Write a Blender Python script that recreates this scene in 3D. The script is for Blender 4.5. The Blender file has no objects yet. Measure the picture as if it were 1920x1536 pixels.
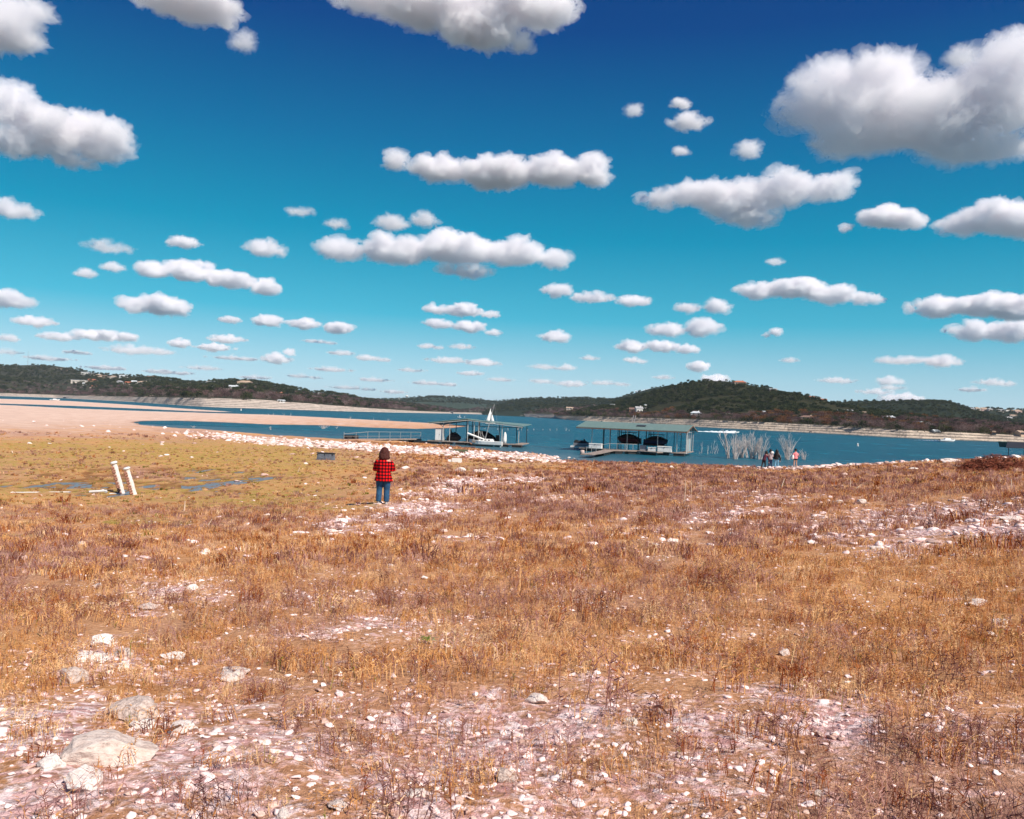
import bpy, bmesh, math, random, time
import numpy as np
from mathutils import Vector, Matrix, Euler
T0 = time.time()
random.seed(7)
RNG = np.random.default_rng(11)
scene = bpy.context.scene
COL = scene.collection
R = math.radians

# ------------------------------------------------------------------ camera
CAM_Z = 4.3
ROLL, PITCH, FPX = R(2.29), R(0.30), 1600.0      # focal length in pixels of the 1920 px wide frame
cam_d = bpy.data.cameras.new("camera")
cam_d.sensor_width = 36.0
cam_d.lens = 36.0 * FPX / 1920.0
cam_d.clip_start, cam_d.clip_end = 0.1, 90000.0
cam = bpy.data.objects.new("camera", cam_d)
COL.objects.link(cam)
MC = Matrix.Rotation(R(90) + PITCH, 4, 'X') @ Matrix.Rotation(ROLL, 4, 'Z')
cam.matrix_world = Matrix.Translation((0, 0, CAM_Z)) @ MC
scene.camera = cam
M3 = np.array(MC.to_3x3())

# ------------------------------------------------------------------ sky and sun
SUN_EL, SUN_AZ = R(46), R(136)     # azimuth clockwise from +Y (view direction)
SD = Vector((math.sin(SUN_AZ) * math.cos(SUN_EL), math.cos(SUN_AZ) * math.cos(SUN_EL), math.sin(SUN_EL)))
world = bpy.data.worlds.new("World")
scene.world = world
world.use_nodes = True
wt = world.node_tree
wt.nodes.clear()
w_out = wt.nodes.new("ShaderNodeOutputWorld")
w_bg = wt.nodes.new("ShaderNodeBackground")
w_sky = wt.nodes.new("ShaderNodeTexSky")
w_sky.sky_type = 'NISHITA'
w_sky.sun_disc = False
w_sky.sun_elevation = SUN_EL
w_sky.sun_rotation = SUN_AZ
w_sky.air_density, w_sky.dust_density, w_sky.ozone_density = 1.0, 0.3, 2.5
w_geo = wt.nodes.new("ShaderNodeNewGeometry")
w_sep = wt.nodes.new("ShaderNodeSeparateXYZ")
w_ramp = wt.nodes.new("ShaderNodeValToRGB")     # film-like colour of the open sky by elevation
cr = w_ramp.color_ramp
STOPS = [(0.0, (0.72, 0.90, 0.98)), (0.05, (0.44, 0.77, 0.92)), (0.11, (0.085, 0.61, 0.86)), (0.20, (0.004, 0.44, 0.74)), (0.30, (0.003, 0.27, 0.62)), (0.41, (0.003, 0.115, 0.46)), (0.56, (0.004, 0.06, 0.33)), (1.0, (0.006, 0.06, 0.34))]
while len(cr.elements) < len(STOPS):
    cr.elements.new(0.5)
for e, (p_, c_) in zip(cr.elements, STOPS):
    e.position = p_
    e.color = (*c_, 1)
w_mul = wt.nodes.new("ShaderNodeMix")
w_mul.data_type, w_mul.blend_type = 'RGBA', 'MULTIPLY'
w_mul.inputs[0].default_value = 1.0
w_bw = wt.nodes.new("ShaderNodeRGBToBW")
wt.links.new(w_geo.outputs["Incoming"], w_sep.inputs[0])
w_neg = wt.nodes.new("ShaderNodeMath")
w_neg.operation = 'MULTIPLY'
w_neg.inputs[1].default_value = -1.0
wt.links.new(w_sep.outputs[2], w_neg.inputs[0])
wt.links.new(w_neg.outputs[0], w_ramp.inputs[0])
w_soft = wt.nodes.new("ShaderNodeMix")          # keep half of the physical sky's own variation
w_soft.data_type = 'RGBA'
w_soft.inputs[0].default_value = 0.45
w_soft.inputs[7].default_value = (7.5, 7.5, 7.5, 1)
wt.links.new(w_sky.outputs[0], w_bw.inputs[0])
wt.links.new(w_bw.outputs[0], w_soft.inputs[6])
wt.links.new(w_soft.outputs[2], w_mul.inputs[6])
wt.links.new(w_ramp.outputs[0], w_mul.inputs[7])
wt.links.new(w_mul.outputs[2], w_bg.inputs[0])
w_bg.inputs[1].default_value = 0.10
wt.links.new(w_bg.outputs[0], w_out.inputs[0])

sun_d = bpy.data.lights.new("sun", 'SUN')
sun_d.energy = 5.0
sun_d.angle = R(0.5)
sun_d.color = (1.0, 0.915, 0.81)
sun = bpy.data.objects.new("sun", sun_d)
sun.rotation_euler = SD.to_track_quat('Z', 'Y').to_euler()
COL.objects.link(sun)

scene.view_settings.view_transform = 'Standard'
scene.view_settings.look = 'None'
scene.view_settings.exposure = 0.35
scene.view_settings.gamma = 1.0
scene.view_settings.use_curve_mapping = False
scene.render.engine = 'CYCLES'
cy = scene.cycles
cy.max_bounces, cy.diffuse_bounces, cy.glossy_bounces, cy.transmission_bounces = 14, 3, 3, 4
cy.volume_bounces = 12
cy.transparent_max_bounces = 16
cy.caustics_reflective = cy.caustics_refractive = False
cy.use_denoising = True

# ------------------------------------------------------------------ projection helpers (photograph pixels, 1920x1536)
def ray(px, py):
    px, py = np.asarray(px, float), np.asarray(py, float)
    v = np.stack([(px - 960) / FPX, (768 - py) / FPX, -np.ones(np.broadcast(px, py).shape)], -1)
    return v @ M3.T
def on_plane(px, py, h=0.0):          # the point of height h that stands behind a pixel
    d = ray(px, py)
    t = (h - CAM_Z) / d[..., 2]
    return np.stack([d[..., 0] * t, d[..., 1] * t, np.broadcast_to(h, t.shape)], -1)
def at_depth(px, py, Y):
    d = ray(px, py)
    t = Y / d[..., 1]
    return np.stack([d[..., 0] * t, d[..., 1] * t, CAM_Z + d[..., 2] * t], -1)
def to_px(X, Y, Z):
    v = np.stack([X, Y, Z - CAM_Z], -1) @ M3
    w = np.where(v[..., 2] < -1e-3, -v[..., 2], 1e-3)
    return 960 + FPX * v[..., 0] / w, 768 - FPX * v[..., 1] / w

# ------------------------------------------------------------------ noise
def _hash(ix, iy, iz, s):
    h = (ix * 374761393 + iy * 668265263 + iz * 2147483647 + s * 974634777) & 0xFFFFFFFF
    h = ((h ^ (h >> 13)) * 1274126177) & 0xFFFFFFFF
    return ((h ^ (h >> 16)) & 0xFFFF) / 65535.0
def vnoise(x, y, z=None, s=0):
    x = np.asarray(x, float); y = np.asarray(y, float)
    x0, y0 = np.floor(x).astype(np.int64), np.floor(y).astype(np.int64)
    fx, fy = x - x0, y - y0
    fx, fy = fx * fx * (3 - 2 * fx), fy * fy * (3 - 2 * fy)
    if z is None:
        a = _hash(x0, y0, 0, s); b = _hash(x0 + 1, y0, 0, s); c = _hash(x0, y0 + 1, 0, s); d = _hash(x0 + 1, y0 + 1, 0, s)
        return (a * (1 - fx) + b * fx) * (1 - fy) + (c * (1 - fx) + d * fx) * fy
    z = np.asarray(z, float); z0 = np.floor(z).astype(np.int64); fz = z - z0; fz = fz * fz * (3 - 2 * fz)
    r = 0
    for k, wz in ((0, 1 - fz), (1, fz)):
        a = _hash(x0, y0, z0 + k, s); b = _hash(x0 + 1, y0, z0 + k, s); c = _hash(x0, y0 + 1, z0 + k, s); d = _hash(x0 + 1, y0 + 1, z0 + k, s)
        r = r + wz * ((a * (1 - fx) + b * fx) * (1 - fy) + (c * (1 - fx) + d * fx) * fy)
    return r
def fbm(x, y, z=None, o=4, s=0, g=0.5):
    a, t, n, f = 1.0, 0.0, 0.0, 1.0
    for i in range(o):
        t = t + a * vnoise(x * f, y * f, None if z is None else z * f, s + i * 17)
        n += a; a *= g; f *= 2.03
    return t / n
def sstep(a, b, x):
    t = np.clip((x - a) / (b - a), 0, 1)
    return t * t * (3 - 2 * t)

# ------------------------------------------------------------------ object helpers
def mesh_from(name, verts, faces, mat=None, smooth=False, attrs=None):
    me = bpy.data.meshes.new(name)
    verts = np.asarray(verts, np.float32)
    faces = np.asarray(faces) if not isinstance(faces, list) else faces
    if isinstance(faces, np.ndarray):
        n, k = faces.shape
        me.vertices.add(len(verts)); me.vertices.foreach_set("co", verts.ravel())
        me.loops.add(n * k); me.loops.foreach_set("vertex_index", faces.ravel().astype(np.int32))
        me.polygons.add(n); me.polygons.foreach_set("loop_start", np.arange(0, n * k, k, dtype=np.int32))
        me.update(calc_edges=True)
    else:
        me.from_pydata([tuple(v) for v in verts], [], faces)
    if smooth:
        me.polygons.foreach_set("use_smooth", np.ones(len(me.polygons), bool))
    if attrs:
        for k, v in attrs.items():
            a = me.attributes.new(k, 'FLOAT', 'POINT'); a.data.foreach_set("value", np.asarray(v, np.float32))
    if mat:
        me.materials.append(mat)
    return me
def link(name, me, parent=None, loc=(0, 0, 0), rot=(0, 0, 0), scale=(1, 1, 1), **kw):
    o = bpy.data.objects.new(name, me)
    COL.objects.link(o)
    o.location, o.rotation_euler, o.scale = loc, rot, scale
    if parent: o.parent = parent
    for k, v in kw.items():
        if v is not None: o[k] = v
    return o
def thing(name, label, cat, loc=(0, 0, 0), rz=0.0, group=None, scale=(1, 1, 1)):
    return link(name, None, None, loc, (0, 0, rz), scale, label=label, category=cat, group=group)
def clone(o, parent=None, **kw):
    c = o.copy(); COL.objects.link(c)
    if parent: c.parent = parent
    for k, v in kw.items(): c[k] = v
    for ch in list(o.children): clone(ch, c)
    return c
class MB:
    """collects boxes, tubes, polygons; build() links them as one mesh"""
    def __init__(s): s.v, s.f = [], []
    def add(s, vs, fs):
        b = len(s.v); s.v += [tuple(v) for v in vs]; s.f += [tuple(b + i for i in f) for f in fs]; return s
    def box(s, c, d, rz=0.0, taper=1.0):
        x, y, z = d[0] / 2, d[1] / 2, d[2] / 2
        vs = [(-x, -y, -z), (x, -y, -z), (x, y, -z), (-x, y, -z), (-x * taper, -y * taper, z), (x * taper, -y * taper, z), (x * taper, y * taper, z), (-x * taper, y * taper, z)]
        ca, sa = math.cos(rz), math.sin(rz)
        vs = [(c[0] + a * ca - b * sa, c[1] + a * sa + b * ca, c[2] + e) for a, b, e in vs]
        return s.add(vs, [(0, 3, 2, 1), (4, 5, 6, 7), (0, 1, 5, 4), (1, 2, 6, 5), (2, 3, 7, 6), (3, 0, 4, 7)])
    def tube(s, pts, r, n=6):
        pts = [Vector(p) for p in pts]
        rs = r if isinstance(r, (list, tuple)) else [r] * len(pts)
        vs, fs = [], []
        for i, p in enumerate(pts):
            d = (pts[min(i + 1, len(pts) - 1)] - pts[max(i - 1, 0)]).normalized()
            a = d.orthogonal().normalized() if i == 0 else (pa - d * pa.dot(d)).normalized()
            pa = a; b = d.cross(a)
            for k in range(n):
                t = 2 * math.pi * k / n
                vs.append(p + (a * math.cos(t) + b * math.sin(t)) * rs[i])
        for i in range(len(pts) - 1):
            for k in range(n):
                k2 = (k + 1) % n
                fs.append((i * n + k, i * n + k2, (i + 1) * n + k2, (i + 1) * n + k))
        fs.append(tuple(range(n - 1, -1, -1))); fs.append(tuple((len(pts) - 1) * n + k for k in range(n)))
        return s.add(vs, fs)
    def loft(s, rings, cap=True):
        n = len(rings[0]); vs = [p for r in rings for p in r]; fs = []
        for i in range(len(rings) - 1):
            for k in range(n):
                k2 = (k + 1) % n
                fs.append((i * n + k, i * n + k2, (i + 1) * n + k2, (i + 1) * n + k))
        if cap:
            fs.append(tuple(range(n - 1, -1, -1))); fs.append(tuple((len(rings) - 1) * n + k for k in range(n)))
        return s.add(vs, fs)
    def me(s, name, mat=None, smooth=False):
        return mesh_from(name, s.v, [tuple(f) for f in s.f], mat, smooth)
    def build(s, name, mat, parent=None, smooth=False, **kw):
        return link(name, s.me(name, mat, smooth), parent, **kw)

# ------------------------------------------------------------------ materials
class NT:
    def __init__(s, name):
        s.m = bpy.data.materials.new(name); s.m.use_nodes = True
        s.t = s.m.node_tree; s.b = s.t.nodes["Principled BSDF"]; s.o = s.t.nodes["Material Output"]
    def n(s, kind, **kw):
        x = s.t.nodes.new("ShaderNode" + kind)
        for k, v in kw.items(): setattr(x, k, v)
        return x
    def l(s, a, b): s.t.links.new(a, b)
    def coord(s, scale=1.0, what="Object"):
        c = s.n("TexCoord"); m = s.n("Mapping")
        m.inputs["Scale"].default_value = scale if isinstance(scale, tuple) else (scale,) * 3
        s.l(c.outputs[what], m.inputs[0]); return m.outputs[0]
    def noise(s, scale, detail=4, rough=0.55, vec=None, dist=0.0):
        x = s.n("TexNoise"); x.inputs["Scale"].default_value = scale; x.inputs["Detail"].default_value = detail
        x.inputs["Roughness"].default_value = rough; x.inputs["Distortion"].default_value = dist
        if vec is not None: s.l(vec, x.inputs["Vector"])
        return x.outputs["Fac"]
    def ramp(s, fac, stops, interp='LINEAR'):
        x = s.n("ValToRGB"); r = x.color_ramp; r.interpolation = interp
        while len(r.elements) < len(stops): r.elements.new(0.5)
        for e, (p, c) in zip(r.elements, stops):
            e.position = p; e.color = (*c, 1) if not isinstance(c, (int, float)) else (c, c, c, 1)
        s.l(fac, x.inputs[0]); return x.outputs[0]
    def mix(s, fac, a, b, blend='MIX'):
        x = s.n("Mix", data_type='RGBA', blend_type=blend)
        for sock, v in ((x.inputs[0], fac), (x.inputs[6], a), (x.inputs[7], b)):
            if isinstance(v, (int, float)): sock.default_value = v if sock.type == 'VALUE' else (v, v, v, 1)
            elif isinstance(v, tuple): sock.default_value = (*v, 1)
            else: s.l(v, sock)
        return x.outputs[2]
    def math(s, op, a, b=0.0, clamp=False):
        x = s.n("Math", operation=op, use_clamp=clamp)
        for sock, v in ((x.inputs[0], a), (x.inputs[1], b)):
            if isinstance(v, (int, float)): sock.default_value = v
            else: s.l(v, sock)
        return x.outputs[0]
    def attr(s, name, kind='GEOMETRY'):
        x = s.n("Attribute", attribute_name=name, attribute_type=kind); return x.outputs["Fac"]
    def bump(s, h, strength=0.5, dist=0.1):
        x = s.n("Bump"); x.inputs["Strength"].default_value = strength; x.inputs["Distance"].default_value = dist
        s.l(h, x.inputs["Height"]); s.l(x.outputs[0], s.b.inputs["Normal"])
    def base(s, c):
        if isinstance(c, tuple): s.b.inputs["Base Color"].default_value = (*c, 1)
        else: s.l(c, s.b.inputs["Base Color"])
    def set(s, rough=None, metal=None, spec=None):
        if rough is not None: s.b.inputs["Roughness"].default_value = rough
        if metal is not None: s.b.inputs["Metallic"].default_value = metal
        if spec is not None: s.b.inputs["Specular IOR Level"].default_value = spec
def simple(name, c1, c2=None, scale=6.0, rough=0.8, metal=0.0, bump=0.0, spec=0.3, detail=5):
    m = NT(name); v = m.coord()
    if c2 is None: c2 = tuple(x * 0.72 for x in c1)
    f = m.noise(scale, detail, 0.6, v)
    m.base(m.ramp(f, [(0.32, c2), (0.66, c1)]))
    m.set(rough, metal, spec)
    if bump: m.bump(f, bump, 0.05)
    return m.m
# ------------------------------------------------------------------ clouds (real volumes at cloud height)
def cloud_mat(name, dens, col=(0.990, 0.985, 1.0)):
    m = NT(name)
    m.t.nodes.remove(m.b)
    v = m.n("VolumePrincipled")
    v.inputs["Color"].default_value = (*col, 1)
    v.inputs["Density"].default_value = dens
    v.inputs["Anisotropy"].default_value = 0.0
    m.l(v.outputs[0], m.o.inputs["Volume"])
    return m.m
CLOUD_ALT = 900.0
# lobes in pixels of the photograph: (cx, cy, rx, ry); the first number is the thickness class
CL = [
 ("large white cloud with a domed top and grey base at upper right of the sky", 1.0, [(1560,185,75,70),(1660,215,120,90),(1780,225,110,80),(1870,190,90,85),(1910,110,50,55),(1600,265,80,35),(1500,215,35,30),(1840,280,90,30)]),
 ("big cloud at the top edge of the sky with a ragged lower edge", 1.0, [(700,-5,85,30),(800,10,110,50),(905,55,75,50),(1010,20,75,40),(960,10,80,45),(975,80,20,22)]),
 ("grey and white cloud touching the left edge of the sky with a blunt right end", 1.0, [(25,205,50,38),(95,245,75,45),(180,255,48,48),(130,295,40,18),(30,265,60,30)]),
 ("cloud cut off by the top left corner", 1.0, [(5,50,55,52)]),
 ("broad cloud at the top edge seen from its flat grey base", 0.9, [(345,0,95,35)]),
 ("long white cloud with a pointed left tip and a blunt right end in mid sky", 1.0, [(742,303,30,20),(825,318,62,32),(930,325,90,40),(1040,322,75,40),(1110,320,32,40)]),
 ("long cloud with a raised right end in the middle right of the sky", 1.0, [(1235,370,42,20),(1310,362,70,32),(1390,375,85,48),(1470,355,60,38),(1555,352,45,34),(1400,408,60,18)]),
 ("brightest long white cloud with a domed centre above the left dock", 1.0, [(640,468,52,28),(745,470,85,36),(860,468,95,44),(960,475,75,36),(1040,486,35,26),(870,508,70,14)]),
 ("small puffed cloud with a stray tuft at its left, right part of the sky", 1.0, [(1660,408,50,24),(1700,415,35,16),(1588,427,10,7)]),
 ("rounded cloud cut off by the right edge below the largest cloud", 1.0, [(1860,408,60,30),(1910,415,60,34),(1800,422,40,18)]),
 ("grey cloud patch with two humps above the brightest cloud", 0.5, [(795,412,30,16),(735,420,40,16),(630,420,28,10),(562,398,32,9)]),
 ("thin cloud at the left edge with a tapered right tip", 0.6, [(20,393,48,14)]),
 ("faint thin cloud streak in the left part of the sky", 0.3, [(205,463,55,11)]),
 ("small flat cloud with a rounded top, left of the centre", 0.7, [(345,455,36,11)]),
 ("small grey cloud with a wispy left side", 0.7, [(497,467,42,19)]),
 ("long low white cloud with a curled right end in the left of the sky", 0.9, [(290,507,45,16),(360,508,65,22),(430,525,55,22),(500,540,35,16)]),
 ("small faint cloud left of the long low cloud", 0.5, [(160,514,22,9),(212,502,24,9)]),
 ("compact bright white cloud with a flat base over the left hill", 1.0, [(255,572,32,14),(300,573,50,20),(335,577,22,14)]),
 ("white cloud at the left edge over the hill", 0.8, [(15,562,42,14)]),
 ("narrow white cloud under the cloud at the left edge", 0.7, [(65,603,42,9)]),
 ("long narrow cloud of three puffs left of the centre", 0.9, [(505,603,38,11),(570,607,40,11),(635,615,38,12),(430,600,28,7)]),
 ("narrow cloud with a ragged tail right of the brightest cloud", 0.8, [(1045,545,34,15),(1110,558,55,12),(1190,565,42,12)]),
 ("arched white cloud in the right of the sky above the hill", 1.0, [(1420,545,52,16),(1490,540,60,26),(1560,553,60,18),(1620,560,42,10)]),
 ("white cloud cut off by the right edge above its twin", 1.0, [(1760,577,55,18),(1850,572,70,24),(1920,580,60,24)]),
 ("lower cloud cut off by the right edge", 0.9, [(1830,620,52,15),(1900,622,60,20)]),
 ("small ragged cloud left of the arched cloud", 0.7, [(1290,577,30,11),(1345,575,30,15)]),
 ("low cloud with a lumpy top between the docks and the hill", 0.8, [(1250,620,42,15),(1315,616,42,20)]),
 ("flat cloud under the lumpy low cloud", 0.8, [(1185,650,40,12),(1240,650,45,12),(1290,656,30,10)]),
 ("upper one of two stacked narrow clouds at the centre", 0.9, [(820,580,35,10),(870,583,52,14),(920,590,25,7)]),
 ("lower one of two stacked narrow clouds at the centre", 0.8, [(820,608,40,10),(880,613,50,12),(925,624,22,6)]),
 ("small peaked cloud right of the stacked pair", 0.8, [(1040,632,36,14)]),
 ("tiny round cloud over the hill saddle at right", 0.7, [(1455,622,13,9),(1438,629,7,5)]),
 ("thin cloud bar low in the sky at right", 0.6, [(1690,676,60,8),(1765,678,40,11)]),
 ("small tuft high in the sky right of the centre", 0.4, [(1188,207,16,13)]),
 ("upper one of two small clouds left of the largest cloud", 0.6, [(1275,195,21,11)]),
 ("lower one of two small clouds left of the largest cloud", 0.6, [(1290,230,42,15)]),
 ("tiny cloud puff below the two small clouds", 0.5, [(1275,284,17,10)]),
 ("small ragged cloud puff below left of the largest cloud", 0.5, [(1404,281,22,17)]),
 ("tiny cloud puff under the top edge cloud", 0.4, [(427,48,10,7)]),
 ("small wispy cloud under the top edge cloud", 0.4, [(455,80,20,19)]),
 ("thin wisp left of the upper end of the largest cloud", 0.35, [(1800,108,24,16)]),
 ("thin cloud scrap above the arched cloud", 0.35, [(1453,492,22,8)]),
 ("long bright band of cloud low over the left hill", 0.9, [(110,632,42,7),(190,630,62,10),(240,633,20,8)]),
 ("cloud behind the ridge top house on the right hill", 1.0, [(1340,712,32,12),(1310,688,26,11)]),
 ("white cloud resting behind the dark right hill", 0.9, [(1690,748,42,10)]),
 ("low white peaked cloud left of the centre", 0.9, [(335,644,26,8),(400,652,48,7)]),
 ("small white cloud low over the left hill's end", 0.8, [(518,673,34,11),(543,660,12,8)]),
 ("small flat cloud above the peaked one at left", 0.7, [(425,636,42,9)]),
]
SMALL = [(250,657,50,9),(15,634,18,6),(15,660,22,5),(140,660,24,3),(445,672,60,4),(640,662,34,5),(690,672,30,6),(770,694,34,5),(865,650,30,6),(800,649,22,6),(840,676,50,7),(905,680,40,9),(1020,688,36,7),(1065,689,18,7),(1105,672,20,5),(1185,675,18,7),(1070,720,36,7),(1015,715,32,6),(1130,718,36,6),(1570,714,36,6),(1640,735,30,6),(1665,714,18,9),(1670,727,24,6),(1480,676,18,5),(1860,717,25,6),(1820,731,25,4),(620,693,42,5),(560,705,30,4),(480,708,36,4),(700,712,40,5),(800,718,40,5),(880,700,30,5),(940,712,36,5),(590,640,30,4),(90,672,40,4),(200,690,46,4),(300,697,40,4),(380,690,40,5),(1245,708,22,5),(1390,737,20,4),(1220,735,30,5),(740,735,30,4),(650,727,40,4),(250,712,40,3)]
for i_, s_ in enumerate(SMALL):
    CL.append(("small flat cloud low over the horizon", 0.8 if i_ % 2 else 0.65, [(s_[0], s_[1], s_[2] * 1.25, s_[3])] + ([(s_[0] + s_[2], s_[1] + 3, s_[2] * .8, s_[3] * .7)] if i_ % 3 == 0 else [])))
def build_clouds():
    mats = {}
    tmp = []
    rng = np.random.default_rng(5)
    for i, (label, th, lobes) in enumerate(CL):
        lobes = [(x_, y_, w_ * .94, h_ * (.86 if h_ > 18 else .95)) for x_, y_, w_, h_ in lobes]
        L = np.array(lobes, float)
        base_py = (L[:, 1] + L[:, 3]).max(); top_py = (L[:, 1] - L[:, 3]).min()
        cx = np.average(L[:, 0], weights=L[:, 2])
        dmid = ray(cx, (base_py + top_py) / 2); dmid /= np.linalg.norm(dmid)
        D = min(CLOUD_ALT / dmid[2], 22000.0)
        horiz = np.array([dmid[0], dmid[1], 0]); horiz /= np.linalg.norm(horiz)
        side = np.array([horiz[1], -horiz[0], 0.0])
        el = math.asin(dmid[2]); k = D / FPX / max(dmid @ (M3 @ np.array([0, 0, -1.0])), .5)
        centre = dmid * D
        V, F, nb = [], [], 0
        puffs = []; cores = []
        for (lx, ly, rx, ry) in lobes:
            dl = ray(lx, ly); dl /= np.linalg.norm(dl)
            c0 = dl * (D / (dl @ dmid))
            a = rx * k; c = ry * k                     # half width, half apparent height
            dep = min(0.62 * a, 0.85 * c / max(math.sin(el), 0.12))
            hz = max(c * math.cos(el) * 0.95, math.sqrt(max(c * c - (dep * math.sin(el)) ** 2, (0.35 * c) ** 2)))
            kc = 0.84 if ry >= 20 else 0.55
            cores.append((c0 - np.array([0, 0, hz * (0 if ry >= 20 else 0.15)]), side, horiz, a * kc, dep * kc, hz * (0.7 if ry >= 20 else 0.38)))
            n = int(np.clip(16 + 14 * a / max(c, 1e-3), 20, 60))
            for j in range(n):
                while True:
                    q = rng.uniform(-1, 1, 3)
                    if q @ q < 1: break
                q *= 0.9
                r = c * (rng.uniform(0.22, 0.5) * (1.02 - 0.6 * abs(q[0]) ** 2) if ry >= 20 else rng.uniform(0.25, 0.72) * (1.02 - 0.75 * abs(q[0])))
                p = c0 + side * q[0] * a * 0.95 + horiz * q[1] * dep + np.array([0, 0, 1.0]) * (q[2] if q[2] > 0 else q[2] * 0.75) * hz * (1 - 0.45 * abs(q[0]) ** 1.5) * 0.85
                puffs.append((p, r))
        # icosphere puffs merged by a voxel remesh
        me = bpy.data.meshes.new("cloud")
        vs = []; fs = []
        for p, r in puffs:
            b = len(vs) * len(ICO_V)
            vs.append(ICO_V * np.array([1.35, 1.35, 0.70]) * r + p - centre)
            fs.append(ICO_F + b)
        for (c0, sd_, hz_, a_, d_, z_) in cores:
            b = len(vs) * len(ICO_V)
            vs.append(ICO_V[:, :1] * sd_ * a_ + ICO_V[:, 1:2] * hz_ * d_ + ICO_V[:, 2:] * np.array([0, 0, z_]) + c0 - centre)
            fs.append(ICO_F + b)
        me = mesh_from("cloud", np.concatenate(vs), np.concatenate(fs))
        o = bpy.data.objects.new("cloud", me); COL.objects.link(o); o.location = centre + np.array([0, 0, CAM_Z])
        W = max((L[:, 0] + L[:, 2]).max() - (L[:, 0] - L[:, 2]).min(), 30) * k
        md = o.modifiers.new("r", 'REMESH'); md.mode = 'VOXEL'
        vox = max(k * 1.7, W / 210.0)
        md.voxel_size = vox; md.use_smooth_shade = True
        tmp.append((o, label, th, k, L, W, i, vox))
    dg = bpy.context.evaluated_depsgraph_get()
    tot = 0
    for (o, label, th, k, L, W, i, vox) in tmp:
        ev = o.evaluated_get(dg)
        me = bpy.data.meshes.new_from_object(ev)
        o.modifiers.clear()
        n = len(me.vertices)
        co = np.empty(n * 3, np.float32); me.vertices.foreach_get("co", co); co = co.reshape(-1, 3).astype(float)
        no = np.empty(n * 3, np.float32); me.vertices.foreach_get("normal", no); no = no.reshape(-1, 3)
        s = k * np.clip(L[:, 3].max() * 0.55, 5, 30)
        q = co / s
        w = 2 * np.abs(fbm(q[:, 0] + 31 * i, q[:, 1], q[:, 2] * 1.4, o=3, s=3) - 0.5)     # billows
        w2 = fbm(q[:, 0] * 2.8 + 9, q[:, 1] * 2.8, q[:, 2] * 2.8, o=4, s=5, g=0.68)
        w3 = fbm(q[:, 0] * 1.0 + 5, q[:, 1] * 1.0, q[:, 2] * 1.3 + 40, o=5, s=9, g=0.75)
        amp = s * (0.62 if L[:, 3].max() > 18 else 0.95)
        up = np.clip(no[:, 2] * 0.5 + 0.75, 0.35, 1.0)
        hor = np.stack([no[:, 0] * 1.5, no[:, 1] * 1.5, no[:, 2] * 0.8], -1)
        def shell(d):
            m2 = me.copy(); m2.vertices.foreach_set("co", (co + hor * d[:, None]).astype(np.float32).ravel()); m2.update(); return m2
        vm = shell(amp * np.clip(0.30 + (w - 0.22) * 0.7 + (w3 - 0.5) * 2.7, -0.35, 1.25))
        v2 = shell(amp * np.clip(0.02 + (w - 0.25) * 0.8 + (w2 - 0.5) * 2.9, -0.8, 1.3))
        co = co + no * ((w - 0.30) * amp * 0.9 - 0.32 * amp + (w2 - 0.5) * amp * 1.2)[:, None] * up[:, None]
        me.vertices.foreach_set("co", co.astype(np.float32).ravel()); me.update()
        tot += len(me.polygons)
        thick = L[:, 3].max() * k                      # half height in metres
        od = {1.0: 7.0, 0.9: 5.5, 0.8: 4.5, 0.7: 3.5, 0.65: 3.2, 0.6: 2.6, 0.5: 2.0, 0.4: 1.4, 0.35: 1.1, 0.3: 0.9}[th]
        if i > 47: od = 0.9 + (i % 5) * 0.3
        me.materials.append(cloud_mat("cloud vapour", od * 0.38 / max(thick, 1)))
        vm.materials.append(cloud_mat("thin cloud vapour", od * 0.13 / max(thick, 1)))
        v2.materials.append(cloud_mat("middle cloud vapour", od * 0.22 / max(thick, 1)))
        link("veil", vm, o); link("soft_rim", v2, o)
        old = o.data; o.data = me; bpy.data.meshes.remove(old)
        o["label"] = label; o["category"] = "cloud"
        o["group"] = "small clouds low over the horizon" if label.startswith("small flat cloud low over the horizon") else "fair weather clouds"
    print("clouds tris", tot * 2, time.time() - T0)
bm_ = bmesh.new(); bmesh.ops.create_icosphere(bm_, subdivisions=2, radius=1.0)
ICO_V = np.array([v.co[:] for v in bm_.verts]); ICO_F = np.array([[v.index for v in f.verts] for f in bm_.faces]); bm_.free()
build_clouds()
# ------------------------------------------------------------------ ground, shoreline, lake
CP = [(0,1536,2.75),(960,1536,2.7),(1920,1536,2.75),(0,1300,2.5),(960,1300,2.5),(1920,1300,2.75),
 (0,1150,2.0),(960,1150,2.25),(1920,1150,2.6),(0,1050,1.4),(500,1050,1.75),(960,1050,2.0),(1500,1050,2.3),(1920,1050,2.7),
 (0,980,.75),(400,980,1.0),(700,970,1.35),(1000,970,1.6),(1400,970,1.9),(1700,960,2.3),(1920,950,2.8),(718,945,1.28),
 (-300,960,.5),(0,928,.30),(250,928,.30),(450,925,.30),(600,925,.55),(700,915,.75),(1000,920,1.05),(1300,920,1.3),(1600,910,1.9),(1800,910,2.5),(1920,900,3.0),
 (0,905,.26),(120,895,.26),(300,895,.26),(450,900,.26),(560,895,.28),(640,900,.42),(100,870,.3),(450,870,.34),(600,880,.36),(700,885,.45),(900,885,.6),(1100,890,.5),(1300,890,.6),(1500,890,.6),(1700,880,1.6),
 (1500,877,.35),(1600,869,1.0),(1700,863,1.7),(1800,857,2.3),(1920,848,2.9),(2150,840,3.1),(2150,900,3.2),(2150,1050,3.0),
 (0,800,.5),(200,800,.4),(0,820,.5),(250,840,.4),(450,845,.55),(700,848,.5),(850,858,.5),(980,864,.25),(0,775,.4),(200,782,.3),(-400,800,.5),(-400,760,.5)]
cp = np.array(CP, float)
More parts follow.
